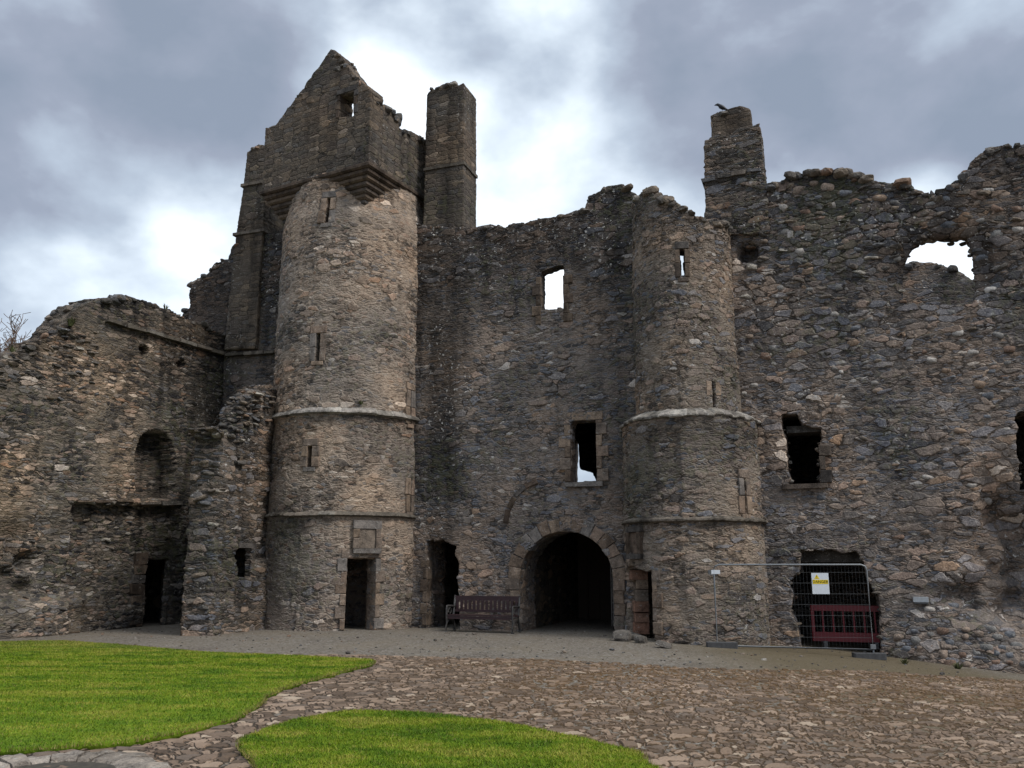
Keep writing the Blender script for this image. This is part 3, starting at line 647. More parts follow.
# dressed stonework of the openings ---------------------------------------
b = Blocks()
n = 15
w_v = .34
for k in range(n):
    a0 = math.pi * k / n; a1 = math.pi * (k + 1) / n - .012; wv = w_v * (1 + .12 * (k % 2))
    pl = [(gc + gR * math.cos(a0), gsp + gh * math.sin(a0)), (gc + (gR + wv) * math.cos(a0), gsp + (gh + wv) * math.sin(a0)), (gc + (gR + wv) * math.cos(a1), gsp + (gh + wv) * math.sin(a1)), (gc + gR * math.cos(a1), gsp + gh * math.sin(a1))]
    b.prism(FR, pl, -.55, .025, b=.015)
z = gsp; k = 0
while z > .35:
    hh = rng.uniform(.28, .36); wv = (.42, .27)[k % 2]
    b.rect(FR, gr, gr + min(wv, .3), z - hh + .01, z, -.55, .045)
    if k < 2: b.rect(FR, gl - wv, gl, z - hh + .01, z, -.55, .045)
    z -= hh; k += 1
b.build('archway_surround', MAT['dressed'], rng_e)

def window_surround(fr, s0, s1, z0, z1, jw=(.2, .32), d0=-.3, d1=.035, lintel=True, sill=True, mat='dressed', name='window_surround', parent=rng_e, bh=.3, right=True, left=True, lh=.22):
    if not lintel and not sill and left and right:
        kw = dict(jw=jw, d0=d0, d1=d1, lintel=False, sill=False, mat=mat, name='window_jamb', parent=parent, bh=bh)
        window_surround(fr, s0, s1, z0, z1, right=False, **kw); return window_surround(fr, s0, s1, z0, z1, left=False, **kw)
    bb = Blocks(); z = z0; k = 0
    while z < z1 - .08:
        hh = min(rng.uniform(bh * .85, bh * 1.15), z1 - z)
        if left: bb.rect(fr, s0 - jw[k % 2] * rng.uniform(.9, 1.1), s0, z, z + hh - .01, d0, d1)
        if right: bb.rect(fr, s1, s1 + jw[(k + 1) % 2] * rng.uniform(.9, 1.1), z, z + hh - .01, d0, d1)
        z += hh; k += 1
    if lintel: bb.rect(fr, s0 - jw[0] - .02, s1 + jw[0] + .02, z1 + .005, z1 + lh, d0, d1)
    if sill: bb.rect(fr, s0 - jw[0], s1 + jw[0], z0 - .13, z0 - .005, d0, d1 + .03)
    return bb.build(name, MAT[mat], parent)
sA0, zA0 = FR.px(542.5, 309); sA1, zA1 = FR.px(563.5, 309)
sA0 = FR.px(541, 309)[0]
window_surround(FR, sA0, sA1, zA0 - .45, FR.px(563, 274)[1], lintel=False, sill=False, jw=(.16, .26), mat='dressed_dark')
sB0, zB0 = FR.px(571, 482); sB1, zB1 = FR.px(597, 481); zBt = FR.px(571, 421)[1]
window_surround(FR, sB0, sB1, zB0, zBt, jw=(.17, .3))
sD0, zD0 = FR.px(788, 484); sD1 = FR.px(821, 484)[0]
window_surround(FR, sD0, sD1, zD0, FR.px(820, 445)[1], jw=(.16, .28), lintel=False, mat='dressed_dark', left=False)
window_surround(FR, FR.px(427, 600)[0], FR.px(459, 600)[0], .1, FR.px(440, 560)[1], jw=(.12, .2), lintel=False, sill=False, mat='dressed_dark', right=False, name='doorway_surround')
bb = Blocks(); bb.rect(FR, FR.px(786, 430)[0], FR.px(822, 430)[0], FR.px(800, 431)[1], FR.px(800, 424)[1], -.9, -.25); bb.build('lintel', MAT['loose'], rng_e)
bb = Blocks(); bb.rect(FR, FR.px(790, 560)[0], FR.px(868, 560)[0], FR.px(830, 562)[1], FR.px(830, 548)[1] + .05, -1.1, -.42, b=.03); bb.build('lintel', MAT['loose'], rng_e)
# relieving arch trace
bb = Blocks(); pts = P(FR, [(508, 524), (511, 510), (517, 498), (526, 489), (538, 483)])
for i in range(4):
    a = np.array(pts[i]); c = np.array(pts[i + 1]); t_ = (c - a) / np.hypot(*(c - a)); nn = np.array([t_[1], -t_[0]]) * .14
    if nn[1] > 0: nn = -nn
    bb.prism(FR, [a + t_ * .01, c - t_ * .01, c - t_ * .01 - nn, a + t_ * .01 - nn][::-1], -.1, .05, b=.015)
bb.build('relieving_arch', MAT['dressed_dark'], rng_e)

# loose stones on the wall heads
b = Blocks()
vis = [q for q in topl if True]
i0 = 10
top_rocks(b, FR, topl[10:], th, per_m=20, lo=.08, hi=.20, dz=-.02)
top_rocks(b, FR, topl[:8], th, per_m=12, lo=.1, hi=.2, dz=-.02)
top_rocks(b, FR, topl[28:], .35, per_m=9, lo=.1, hi=.22, dz=-.05)
for (px, py, sz) in ((820 + 40, 178, .2), (902, 185, .34), (868, 184, .22), (650, 192, .22), (488, 229, .17), (606, 190, .2), (846, 172, .2), (770, 184, .2)):
    s_, z_ = FR.px(px, py); rock(b, FR.at(s_, z_, -.15), sz, flat=.8, tint=.5 if px != 902 else .9)
b.build('rubble_coping', MAT['loose'], rng_e)
# projecting stones scattered over the right-hand facework and the ragged edges of breaches
b = Blocks()
for _ in range(520):
    px, py = rng.uniform(742, 1024), rng.uniform(185, 640)
    if rng.random() > .35 + .65 * (py < 330): continue
    s_, z_ = FR.px(px, py)
    bad = False
    for h in (holeD, holeE, holeF, holeG):
        h = np.array(h); c = h.mean(0)
        if inside(h, np.array([s_]), np.array([z_]))[0]: bad = True
    if bad: continue
    d_ = float(range_front(np.array([s_]), np.array([z_]))[0])
    rock(b, FR.at(s_, z_, d_ - .07), rng.uniform(.08, .17) * (1.15 if py < 300 else .85), flat=.42, rz=-AL)
for h in (holeE, holeG, holeF, holeD):
    for k in range(0, len(h), 1):
        if h[k][1] < -.5 : continue
        for _ in range(1):
            rock(b, FR.at(h[k][0] + rng.normal(0, .03), h[k][1] + rng.normal(0, .03), -rng.uniform(.05, .9)), rng.uniform(.06, .11), rz=-AL, flat=.5)
b.build('projecting_stones', MAT['loose'], rng_e)

# chimney stacks --------------------------------------------------------
def stack_box(name, fr, s0, s1, z0, z1, d0, d1, mat, parent, res=.05, off=(0, 0, 0), dark=.2, jag=.05, shape=None):
    poly = [(s0, z0), (s1, z0)] + rough([(s1, z1), (s0, z1)], .2, jag, int(s0 * 100) % 97, closed=False)
    if shape: poly = shape
    f2 = Plane(*(fr.o + d0 * fr.N), 0); f2.T = fr.T; f2.N = fr.N
    return solid(name, f2, poly, [], d0 - d1, mat, parent, res=res, off=off, dark=dark, topdark=.4, dstep=.06)
ls0, ls1 = FR.px(424, 200)[0], FR.px(464, 150)[0]
zt1 = FR.px(450, 84)[1]
zc0 = FR.px(450, 236)[1]
sh = [(ls0, zc0), (ls1 + .05, zc0), (ls1 + .03, FR.px(460, 226)[1]), (ls1, FR.px(462, 150)[1])] + rough([(ls1 - .03, FR.px(462, 84)[1]), (FR.px(440, 84)[0], zt1), (ls0 + .02, FR.px(427, 95)[1])], .2, .05, 5, closed=False)
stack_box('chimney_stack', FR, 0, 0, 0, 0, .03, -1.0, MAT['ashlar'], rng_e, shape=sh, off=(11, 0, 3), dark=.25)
b = Blocks(); top_rocks(b, FR, [(ls0 + .1, zt1 - .05), (ls1 - .1, FR.px(462, 80)[1] - .02)], .8, per_m=16, lo=.08, hi=.18)
b.build('chimney_rubble', MAT['loose'], rng_e)
b = Blocks()
zz_ = FR.px(445, 168)[1]; b.rect(FR, ls0 - .02, ls1 + .05, zz_, zz_ + .09, -1.02, .07); b.build('chimney_ledge', MAT['string'], rng_e)
# right stack
q0, q1 = FR.px(703, 180)[0], FR.px(763, 160)[0]
za = FR.px(735, 130)[1]; zb = FR.px(735, 106)[1]
sh = [(q0, FR.px(705, 235)[1]), (q1 + .05, FR.px(760, 235)[1]), (q1 + .02, FR.px(760, 190)[1])] + rough([(q1 - .03, za + .05), (q0 + .1, za - .2)], .25, .03, 9, closed=False) + [(q0 + .03, FR.px(705, 180)[1])]
stack_box('chimney_stack', FR, 0, 0, 0, 0, .05, -1.2, MAT['stub'], rng_e, shape=sh, off=(21, 0, 3), dark=.3)
q2, q3 = FR.px(710, 120)[0], FR.px(752, 120)[0]
sh = [(q2, za - .4), (q3, za - .4)] + rough([(q3 - .04, zb - .1), (q3 - .3, zb + .05), (q2 + .45, zb + .0), (q2, zb - .1)], .2, .035, 12, closed=False)
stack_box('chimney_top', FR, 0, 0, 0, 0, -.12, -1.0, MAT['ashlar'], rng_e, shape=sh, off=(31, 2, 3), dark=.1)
b = Blocks()
top_rocks(b, FR, [(q2 + .1, zb - .06), (q3 - .2, zb - .0)], .9, per_m=14, lo=.08, hi=.2)
top_rocks(b, FR, [(q0 + .3, za - .18), (q1 - .2, za - .05)], .9, per_m=7, lo=.08, hi=.16)
for _ in range(70):
    s_ = rng.uniform(q0 + .12, q1 - .12); z_ = rng.uniform(FR.px(735, 235)[1], za - .15); rock(b, FR.at(s_, z_, -.03), rng.uniform(.08, .14), rz=-AL, flat=.4)
b.build('chimney_rubble', MAT['loose'], rng_e)
b = Blocks(); zz_ = FR.px(735, 178)[1]; 
for k in range(4): b.rect(FR, q0 - .03 + k * .4, q0 + .35 + k * .4, zz_ + k * .02, zz_ + .10 + k * .02, -.5, .11, jit=.02)
b.build('chimney_ledge', MAT['loose'], rng_e)

# pier left of the big turret -------------------------------------------
PR = Plane(*(FR.o + .12 * FR.N), AL)
p0a, p1a = PR.px(233, 245)[0], PR.px(262, 245)[0]
shp = [(p0a - .05, PR.px(240, 348)[1]), (p1a, PR.px(262, 348)[1]), (p1a, PR.px(264, 196)[1])] + rough([(PR.px(275, 142)[0] - .1, PR.px(275, 142)[1]), (PR.px(258, 146)[0], PR.px(258, 144)[1]), (PR.px(247, 152)[0] , PR.px(247, 152)[1])], .25, .03, 3, closed=False) + [PR.px(243, 190), PR.px(236, 235)]
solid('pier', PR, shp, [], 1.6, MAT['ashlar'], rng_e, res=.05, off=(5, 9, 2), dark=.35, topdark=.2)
for (y, x0, x1) in ((187, 242, 268), (236, 234, 264)):
    b = Blocks(); a = PR.px(x0, y); c = PR.px(x1, y - 3); b.rect(PR, a[0] - .03, c[0] + .03, a[1], a[1] + .09, -1.0, .06); b.build('string_course', MAT['string'], rng_e)
b = Blocks(); top_rocks(b, PR, [PR.px(247, 152), PR.px(260, 143), PR.px(272, 140)], 1.2, per_m=10, lo=.07, hi=.15); b.build('rubble_coping', MAT['loose'], rng_e)

# ================================================================== LEFT TURRET
C1 = (-4.97, 25.88)
def R1(z):
    z = np.asarray(z, float)
    r = np.where(z < 3.0, 2.16, np.where(z < 5.75, 2.08, 2.0)); r = r - .006 * np.clip(z - 6, 0, 9) ; r = r - .12 * np.clip((z - 12.3) / .8, 0, 1)
    return r
CY1 = Cyl(*C1, R1, AL)
t1 = thing('stair_turret', (C1[0], C1[1], 0), 'tall round stair turret of warm brown rubble carrying a square gabled cap house', 'turret', 'round stair turrets of the range')
zs1 = CY1.px(340, 515)[1]; zs2 = CY1.px(340, 414)[1]
def R1(z, a=zs1, b_=zs2):
    z = np.asarray(z, float)
    return np.where(z < a, 2.33, np.where(z < b_, 2.29, 2.27)) - .004 * np.clip(z - b_, 0, 9) - .10 * np.clip((z - 11.8) / .6, 0, 1)
CY1.R = R1; CY1.R0 = 2.33
CAPZ = 13.15
def slit(cyl, x, y0, y1, w=.13):
    s_, a = cyl.px(x, y1); _, b_ = cyl.px(x, y0); return [(s_ - w / 2, a), (s_ + w / 2, a), (s_ + w / 2, b_), (s_ - w / 2, b_)]
dl, dz0 = CY1.px(344.5, 628); dr, _ = CY1.px(374, 628); dzt = CY1.px(360, 558)[1]
door1 = [(dl, -1.3), (dr, -1.3), (dr, dzt), (dl, dzt)]
pnl = P(CY1, [(358.5, 548.5), (374.5, 548.5), (374.5, 529), (358.5, 529)])
sl = [slit(CY1, 326.5, 198, 223), slit(CY1, 317, 333, 361, .14), slit(CY1, 309, 446, 467, .15), slit(CY1, 410.5, 390, 424, .07), slit(CY1, 410, 478, 512, .07)]
lim = math.radians(112) * 2.2
def t1_front(S, Z): return .05 * vnoise(S, Z, .9, 5) + .03 * vnoise(S, Z, 2.6, 6)
o1 = [(-lim, -1.2), (lim, -1.2), (lim, CAPZ), (-lim, CAPZ)]
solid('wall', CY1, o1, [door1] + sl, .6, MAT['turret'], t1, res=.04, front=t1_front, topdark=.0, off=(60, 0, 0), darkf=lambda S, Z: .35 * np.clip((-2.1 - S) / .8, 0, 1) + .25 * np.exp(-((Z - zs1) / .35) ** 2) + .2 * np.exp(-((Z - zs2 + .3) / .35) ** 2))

def arc_ring(fr, s0, s1, prof, mat, name, parent, step=.06, jit=.008, tint_len=.5, holes=()):
    """profile [(d, z)] swept along s, as a run of long stones"""
    S = np.arange(s0, s1 + step, step); n = len(S); m = len(prof); V = []; tt = []
    off = {}
    for i, s_ in enumerate(S):
        k = int(s_ / tint_len)
        if k not in off: off[k] = (rng.random(), rng.normal(0, jit), rng.normal(0, jit))
        for (d, z) in prof:
            V.append(fr.at(s_, z + off[k][2] + rng.normal(0, .004), d + (off[k][1] if d > 0 else 0) + rng.normal(0, .004))); tt.append(off[k][0])
    V = np.array(V).reshape(-1, 3); Fc = []
    for i in range(n - 1):
        for j in range(m):
            j2 = (j + 1) % m; Fc.append((i * m + j, (i + 1) * m + j, (i + 1) * m + j2, i * m + j2))
    Fc.append(tuple(range(m))[::-1]); Fc.append(tuple((n - 1) * m + j for j in range(m)))
    ang = 0
    Sr = np.repeat(S, m)
    rest = np.stack([Sr, V[:, 2], np.tile([p[0] for p in prof], n)], -1)
    return mesh_obj(name, V, Fc, mat, parent, dict(rest=rest, tint=np.array(tt)), smooth=False)
def prof(z, h=.09, pr=.11, slope=.05): return [(-.12, z - h * .5), (.02, z - h * .5), (pr, z - h * .1), (pr, z + h * .35), (.0, z + h * .5 + slope), (-.12, z + h * .5 + slope)]
sR1 = CY1.px(404, 516)[0]; sR2 = CY1.px(409, 424)[0]
arc_ring(CY1, -lim, sR1 + .5, prof(zs1), MAT['string'], 'string_course', t1)
arc_ring(CY1, -lim, sR2 + .6, prof(zs2, .10, .13, .10), MAT['ledge'], 'string_course', t1)
# dressed bits
window_surround(CY1, dl, dr, dz0 - .05, dzt, jw=(.14, .27), d0=-.5, d1=.025, parent=t1, name='doorway_surround', sill=False)
pw0, pw1 = pnl[0][0], pnl[1][0]
o = window_surround(CY1, pw0, pw1, pnl[0][1], pnl[2][1], jw=(.15, .17), d0=-.05, d1=.09, parent=t1, name='panel_frame')
bb = Blocks(); bb.rect(CY1, pw0, pw1, pnl[0][1], pnl[2][1], -.05, .03, b=.01, tint=.5)
b2 = bb.build('panel', MAT['redblock'], t1)
def slit_frame(cyl, poly, parent, w=.2, lh=.2, mat='dressed', d1=.03):
    s0, z0 = poly[0]; s1, z1 = poly[2]
    bb = Blocks(); h2 = (z1 - z0) / 2
    for k in range(2):
        ww = w * rng.uniform(.85, 1.2); bb.rect(cyl, s0 - ww, s0, z0 + k * h2, z0 + (k + 1) * h2 - .01, -.25, d1); ww = w * rng.uniform(.85, 1.2); bb.rect(cyl, s1, s1 + ww, z0 + k * h2, z0 + (k + 1) * h2 - .01, -.25, d1)
    bb.rect(cyl, s0 - w * .9, s1 + w * .9, z1 + .005, z1 + lh, -.25, d1); bb.rect(cyl, s0 - w * .6, s1 + w * .6, z0 - lh * .6, z0 - .005, -.25, d1)
    return bb.build('slit_surround', MAT[mat], parent)
for q in sl: slit_frame(CY1, q, t1)
slab('stair_core', -1.2, 1.2, -1, 12.5, .05, -1.25, parent=t1, fr=Plane(*C1, AL), mat=MAT['inner'])

# cap house --------------------------------------------------------------
ALC = math.radians(29); HA = 2.10
PC = Plane(*C1, ALC)
fF = Plane(*(np.array(C1) + HA * PC.N), ALC)                       # front face
fR = Plane(0, 0, 0); fR.T = -PC.N; fR.N = PC.T; fR.o = np.array(C1) + HA * PC.T
fL = Plane(0, 0, 0); fL.T = PC.N; fL.N = -PC.T; fL.o = np.array(C1) - HA * PC.T
# corbel courses
b = Blocks()
for k in range(7):
    hh = .145; half = HA + .05 - .088 * k; zt = CAPZ - k * hh
    for si, (p, q) in enumerate((((-half, -half), (half, half)),)):
        x0, y0 = p; x1, y1 = q
        pts2 = [(x0, y0), (x1, y0), (x1, y1), (x0, y1)]
        def w2(x, y, z): 
            c = np.array(C1) + x * PC.T - y * PC.N; return (c[0], c[1], z)
        cut = .03
        V = []
        for (inset, z) in ((.06, zt - hh + .0), (0, zt - hh + .045), (0, zt - .02), (.012, zt)):
            V += [w2(x * (half - inset) / half, y * (half - inset) / half, z) for x, y in pts2]
        Fc = []
        for l in range(3):
            for i in range(4): Fc.append((l * 4 + i, l * 4 + (i + 1) % 4, (l + 1) * 4 + (i + 1) % 4, (l + 1) * 4 + i))
        Fc += [(0, 3, 2, 1), (12, 13, 14, 15)]
        b.add(V, Fc, tint=.05 + .12 * k)
b.build('corbel_courses', MAT['dressed_dark'], t1)
gpx = [(369.5, 98), (370, 88), (363, 83), (357, 79), (352, 71), (346, 63), (340, 54), (331, 49), (325, 57), (318, 68), (311, 77), (304, 88), (297, 96), (292, 104), (285, 112), (281, 118), (276, 125)]
gp = P(fF, gpx); gp = [(min(max(s_, -HA), HA), z_) for s_, z_ in gp]
go = [(-HA, CAPZ), (HA, CAPZ), (HA, gp[0][1])] + rough(gp, .16, .035, 44, closed=False) + [(-HA, gp[-1][1])]
cw = P(fF, [(339, 118), (339.5, 95), (354, 92), (353.5, 116)])
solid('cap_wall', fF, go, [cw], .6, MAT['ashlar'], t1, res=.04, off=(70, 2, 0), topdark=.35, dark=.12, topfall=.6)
bb = Blocks()
window_surround(fF, cw[0][0], cw[3][0], cw[0][1], cw[1][1], jw=(.1, .16), d0=-.3, d1=.025, parent=t1, mat='dressed_dark', sill=False, lh=.16)
b = Blocks(); top_rocks(b, fF, gp[4:], .5, per_m=15, lo=.06, hi=.13, dz=-.05)
top_rocks(b, fF, gp[:5], .5, per_m=12, lo=.06, hi=.14, dz=-.04)
# right side wall of the cap house
zk = fR.px(371, 98)[1]
rp = [(-HA + .603, zk - .05), fR.px(384, 104), fR.px(394, 112), fR.px(397, 120), (fR.px(400, 128)), fR.px(412, 131), fR.px(421, 137), (HA, fR.px(428, 139)[1])]
rp = [(min(max(a, -HA + .603), HA), z_) for a, z_ in rp]
ro = [(-HA + .603, CAPZ - .0), (HA, CAPZ - .0)] + rough(rp[::-1], .2, .045, 45, closed=False)
rs = P(fR, [(403.5, 183), (404, 132), (407, 132), (406.5, 183)])
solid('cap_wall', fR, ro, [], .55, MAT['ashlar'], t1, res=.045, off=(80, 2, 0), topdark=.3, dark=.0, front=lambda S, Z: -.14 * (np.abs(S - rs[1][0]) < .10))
top_rocks(b, fR, rp[1:], .5, per_m=14, lo=.07, hi=.17, dz=-.02)
for (x, y, sz) in ((401, 122, .26), (406, 118, .22), (414, 132, .17), (345, 66, .1)):
    s_, z_ = fR.px(x, y); rock(b, fR.at(s_, z_, -.3), sz, flat=.9, tint=.1)
b.build('rubble_coping', MAT['loose'], t1)
lo_ = [(-HA + .0, CAPZ), (HA - .603, CAPZ)] + rough([(HA - .603, gp[-1][1]), (-HA, gp[-1][1] - 1.2)], .2, .05, 46, closed=False)
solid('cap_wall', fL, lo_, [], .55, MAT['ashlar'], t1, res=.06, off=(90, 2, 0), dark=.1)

# ================================================================== RIGHT TURRET
C2 = (4.62, 22.22)
CY2 = Cyl(*C2, 1.72, AL)
zq1 = CY2.px(690, 520)[1]; zq2 = CY2.px(690, 414)[1]
def R2(z):
    z = np.asarray(z, float); return np.where(z < zq2, 1.72, 1.36) - .012 * np.clip(z - zq2, 0, 9)
CY2.R = R2; CY2.R0 = 1.72
t2 = thing('stair_turret', (C2[0], C2[1], 0), 'shorter ruined round turret with a pale lichened ledge beside the arched gateway', 'turret', 'round stair turrets of the range')
d2l, _ = CY2.px(628, 630); d2r, d2z = CY2.px(654, 634); d2t = CY2.px(645, 569)[1]
door2 = [(d2l, -1.3), (d2r, -1.3), (d2r, d2t)] + P(CY2, [(648, 572), (640, 570), (632, 566), (629, 566)]) + [(d2l, d2t)]
lim2 = math.radians(104) * 1.72
tp = [(-lim2, CY2.px(636, 200)[1])] + P(CY2, [(636, 200), (641, 193), (650, 190), (658, 196), (668, 200), (680, 206), (692, 212), (704, 218), (716, 222), (728, 226)]) + [(lim2, CY2.px(728, 226)[1])]
o2 = [(-lim2, -1.2), (lim2, -1.2)] + rough(tp[::-1], .2, .06, 51, closed=False)
s2 = [slit(CY2, 683, 249, 277, .16), slit(CY2, 714.5, 381, 411, .13), slit(CY2, 746, 478, 514, .08)]
niche = P(CY2, [(631.5, 554), (640, 554), (640, 532), (631.5, 532)])
def t2_front(S, Z):
    g = CY2.px(651, 445)
    return .07 * vnoise(S, Z, .9, 8) + .04 * vnoise(S, Z, 2.4, 9) - .08 * ((np.abs(S - g[0]) < .07) & (np.abs(Z - g[1]) < .45))
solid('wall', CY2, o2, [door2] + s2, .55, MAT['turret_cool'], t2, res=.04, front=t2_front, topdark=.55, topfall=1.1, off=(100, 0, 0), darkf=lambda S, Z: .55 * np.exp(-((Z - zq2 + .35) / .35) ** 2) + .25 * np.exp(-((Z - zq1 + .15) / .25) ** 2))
arc_ring(CY2, -lim2, lim2, prof(zq1, .09, .10), MAT['string'], 'string_course', t2)
rq = 1.72
CYL2 = Cyl(*C2, 1.72, AL)
arc_ring(CYL2, -lim2, lim2, [(-.45, zq2 - .06), (.03, zq2 - .06), (.06, zq2 - .03), (.05, zq2 + .01), (-.18, zq2 + .13), (-.42, zq2 + .22), (-.45, zq2 + .2)], MAT['ledge'], 'ledge', t2, jit=.018, tint_len=.22)
for q, m_ in zip(s2, ('dressed_dark', 'dressed', 'dressed')): slit_frame(CY2, q, t2, mat=m_, w=.17)
bb = Blocks(); nw = .11
bb.rect(CY2, niche[0][0] - nw, niche[0][0], niche[0][1], niche[2][1], -.1, .10, b=.01); bb.rect(CY2, niche[1][0], niche[1][0] + nw, niche[0][1], niche[2][1], -.1, .10, b=.01)
bb.rect(CY2, niche[0][0] - nw, niche[1][0] + nw, niche[2][1] + .004, niche[2][1] + .14, -.1, .10, b=.01); bb.rect(CY2, niche[0][0] - nw, niche[1][0] + nw, niche[0][1] - .12, niche[0][1] - .004, -.1, .12, b=.01)
bb.build('niche_frame', MAT['dressed_dark'], t2)
bb = Blocks(); bb.rect(CY2, niche[0][0], niche[1][0], niche[0][1], niche[2][1], -.1, .035, b=.01); bb.build('niche', MAT['dressed_dark'], t2)
window_surround(CY2, d2l, d2r, d2z, d2t, jw=(.12, .26), d0=-.4, d1=.03, parent=t2, name='doorway_surround', sill=False, left=False, lh=.13)
bb = Blocks()
q = Plane(*(np.array(C2)), AL)
z = .05
while z < 1.55:      # reddish inner jamb seen inside the doorway
    hh = rng.uniform(.2, .3); bb.rect(CY2, d2l - .03, d2l + .2 * (d2r - d2l), z, z + hh - .008, -.5, -.14 + rng.normal(0, .03), tint=rng.random(), jit=.015); z += hh
bb.build('door_jamb', MAT['redblock'], t2)
b = Blocks()
top_rocks(b, CY2, tp[1:-1], .5, per_m=18, lo=.08, hi=.2, dz=.0)
for (x, y, sz) in ((648, 191, .24), (656, 197, .2), (668, 203, .18)):
    s_, z_ = CY2.px(x, y); rock(b, CY2.at(s_, z_, -.1), sz, flat=.8, tint=.75)
b.build('rubble_coping', MAT['loose'], t2)

# ================================================================== LEFT COURTYARD WALL
K0 = FR.px(225, 355); K0 = FR.at(K0[0], 0, 0)[:2]
ang = math.atan2(-.894, .447)          # T=(.447,.894)
FLW = Plane(K0[0], K0[1], ang)
lw = thing('courtyard_wall', (K0[0] - 2, K0[1] - 4, 0), 'high ruined rubble wall closing the left side of the courtyard with sloping broken head', 'wall')
lt_px = [(-200, 470), (-120, 425), (-60, 392), (0, 362), (14, 352), (28, 349), (42, 340), (58, 333), (66, 322), (80, 306), (92, 301), (105, 298), (127, 295), (140, 299), (160, 307), (176, 313), (189, 320), (205, 322), (215, 330), (224, 333)]
lt = P(FLW, lt_px); lt[-1] = (0.0, lt[-1][1])
lo2 = [(lt[0][0], -1.2)] + rough(lt, .22, .05, 61, closed=False) + [(0.0, -1.2)]
dr0, dr1 = FLW.px(151, 600)[0], FLW.px(173, 600)[0]; drt = FLW.px(160, 559)[1]
doorL = [(dr0, -1.3)] + rough([(dr0, drt - .3), (dr0 + .1, drt), (dr1, drt + .02), (dr1, drt - .4)], .3, .03, 62, closed=False) + [(dr1, -1.3)]
rec = P(FLW, [(74, 503), (178, 506), (190, 640), (62, 640)])
nic = P(FLW, [(134, 497), (137, 450), (142, 436), (152, 430), (164, 432), (172, 442), (176, 470), (176, 499)])
def ell(S, Z, c, a, b_, p=2): return (np.abs((S - c[0]) / a) ** p + np.abs((Z - c[1]) / b_) ** p)
def lw_front(S, Z):
    d = .10 * vnoise(S, Z, .5, 11) + .06 * vnoise(S, Z, 1.8, 12)
    d -= .26 * inside(rec, S, Z) * (1 + .6 * vnoise(S, Z, 2.5, 13))
    d -= .62 * inside(nic, S, Z)
    for (x, y) in ((145, 350), (181, 364)): c = FLW.px(x, y); d -= .5 * (ell(S, Z, c, .17, .14) < 1)
    c = FLW.px(22, 560); d -= .32 * np.exp(-ell(S, Z, c, .9, .8)) * (1 + 2.4 * vnoise(S, Z, 2.8, 14))
    d += .22 * np.clip((1.0 - Z) / .25, 0, 1) * (S < FLW.px(86, 600)[0])
    # wall head plane set back above the string course
    return d
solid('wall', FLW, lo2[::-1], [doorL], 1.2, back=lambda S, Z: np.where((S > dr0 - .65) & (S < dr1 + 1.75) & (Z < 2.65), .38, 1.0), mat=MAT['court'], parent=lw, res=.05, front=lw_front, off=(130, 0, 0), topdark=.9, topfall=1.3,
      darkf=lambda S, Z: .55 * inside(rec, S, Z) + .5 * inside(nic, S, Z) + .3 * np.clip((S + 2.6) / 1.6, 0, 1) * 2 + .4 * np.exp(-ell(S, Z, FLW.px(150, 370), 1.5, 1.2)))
# sloping string course and ledge
def run(name, fr, a, c, h, pr, mat, parent, d_in=-.1, n=None, jit=.01):
    bb = Blocks(); a = np.array(a); c = np.array(c); L = np.hypot(*(c - a)); n = n or max(1, int(L / .6)); nrm = np.array([-(c - a)[1], (c - a)[0]]) / L
    if nrm[1] < 0: nrm = -nrm
    for k in range(n):
        p = a + (c - a) * k / n; q = a + (c - a) * (k + 1) / n - (c - a) / L * .012
        bb.prism(fr, [p, q, q + nrm * h, p + nrm * h], d_in, pr, b=.02, jit=jit)
    return bb.build(name, MAT[mat], parent)
run('string_course', FLW, FLW.px(106, 322), FLW.px(225, 356), .10, .13, 'string', lw)
run('ledge', FLW, FLW.px(76, 502), FLW.px(133, 502), .07, .07, 'dressed_dark', lw, jit=.02)
run('ledge', FLW, FLW.px(140, 504), FLW.px(182, 504), 07.0 / 100, .06, 'loose', lw, jit=.02)
bb = Blocks()
z = .05
while z < 1.75:
    hh = rng.uniform(.22, .36); bb.rect(FLW, dr0 - rng.uniform(.4, .55), dr0 - .01, z, z + hh - .01, -.6, -.24, jit=.02); z += hh
bb.build('door_jamb', MAT['dressed_dark'], lw)
b = Blocks(); top_rocks(b, FLW, lt, 1.0, per_m=16, lo=.08, hi=.2, dz=-.03)
for _ in range(150):
    px, py = rng.uniform(0, 100), rng.uniform(330, 400)
    s_, z_ = FLW.px(px, py)
    tz = np.interp(s_, [q[0] for q in lt], [q[1] for q in lt])
    if z_ < tz - .1: rock(b, FLW.at(s_, z_, -.08), rng.uniform(.08, .17), rz=-ang, flat=.33)
b.build('rubble_coping', MAT['loose'], lw)
b = Blocks()
for _ in range(190):
    px, py = rng.uniform(0, 150), rng.uniform(500, 632)
    s_, z_ = FLW.px(px, py)
    if (px < 62 and py < 530) : continue
    rock(b, FLW.at(s_, z_, float(lw_front(np.array([s_]), np.array([z_]))[0]) - .07), rng.uniform(.08, .16), rz=-ang, flat=.38)
b.build('projecting_stones', MAT['loose'], lw)
# wall section across the corner, above the string
run('string_course', FR, FR.px(226, 357), FR.px(286, 353), .10, .13, 'string', rng_e)

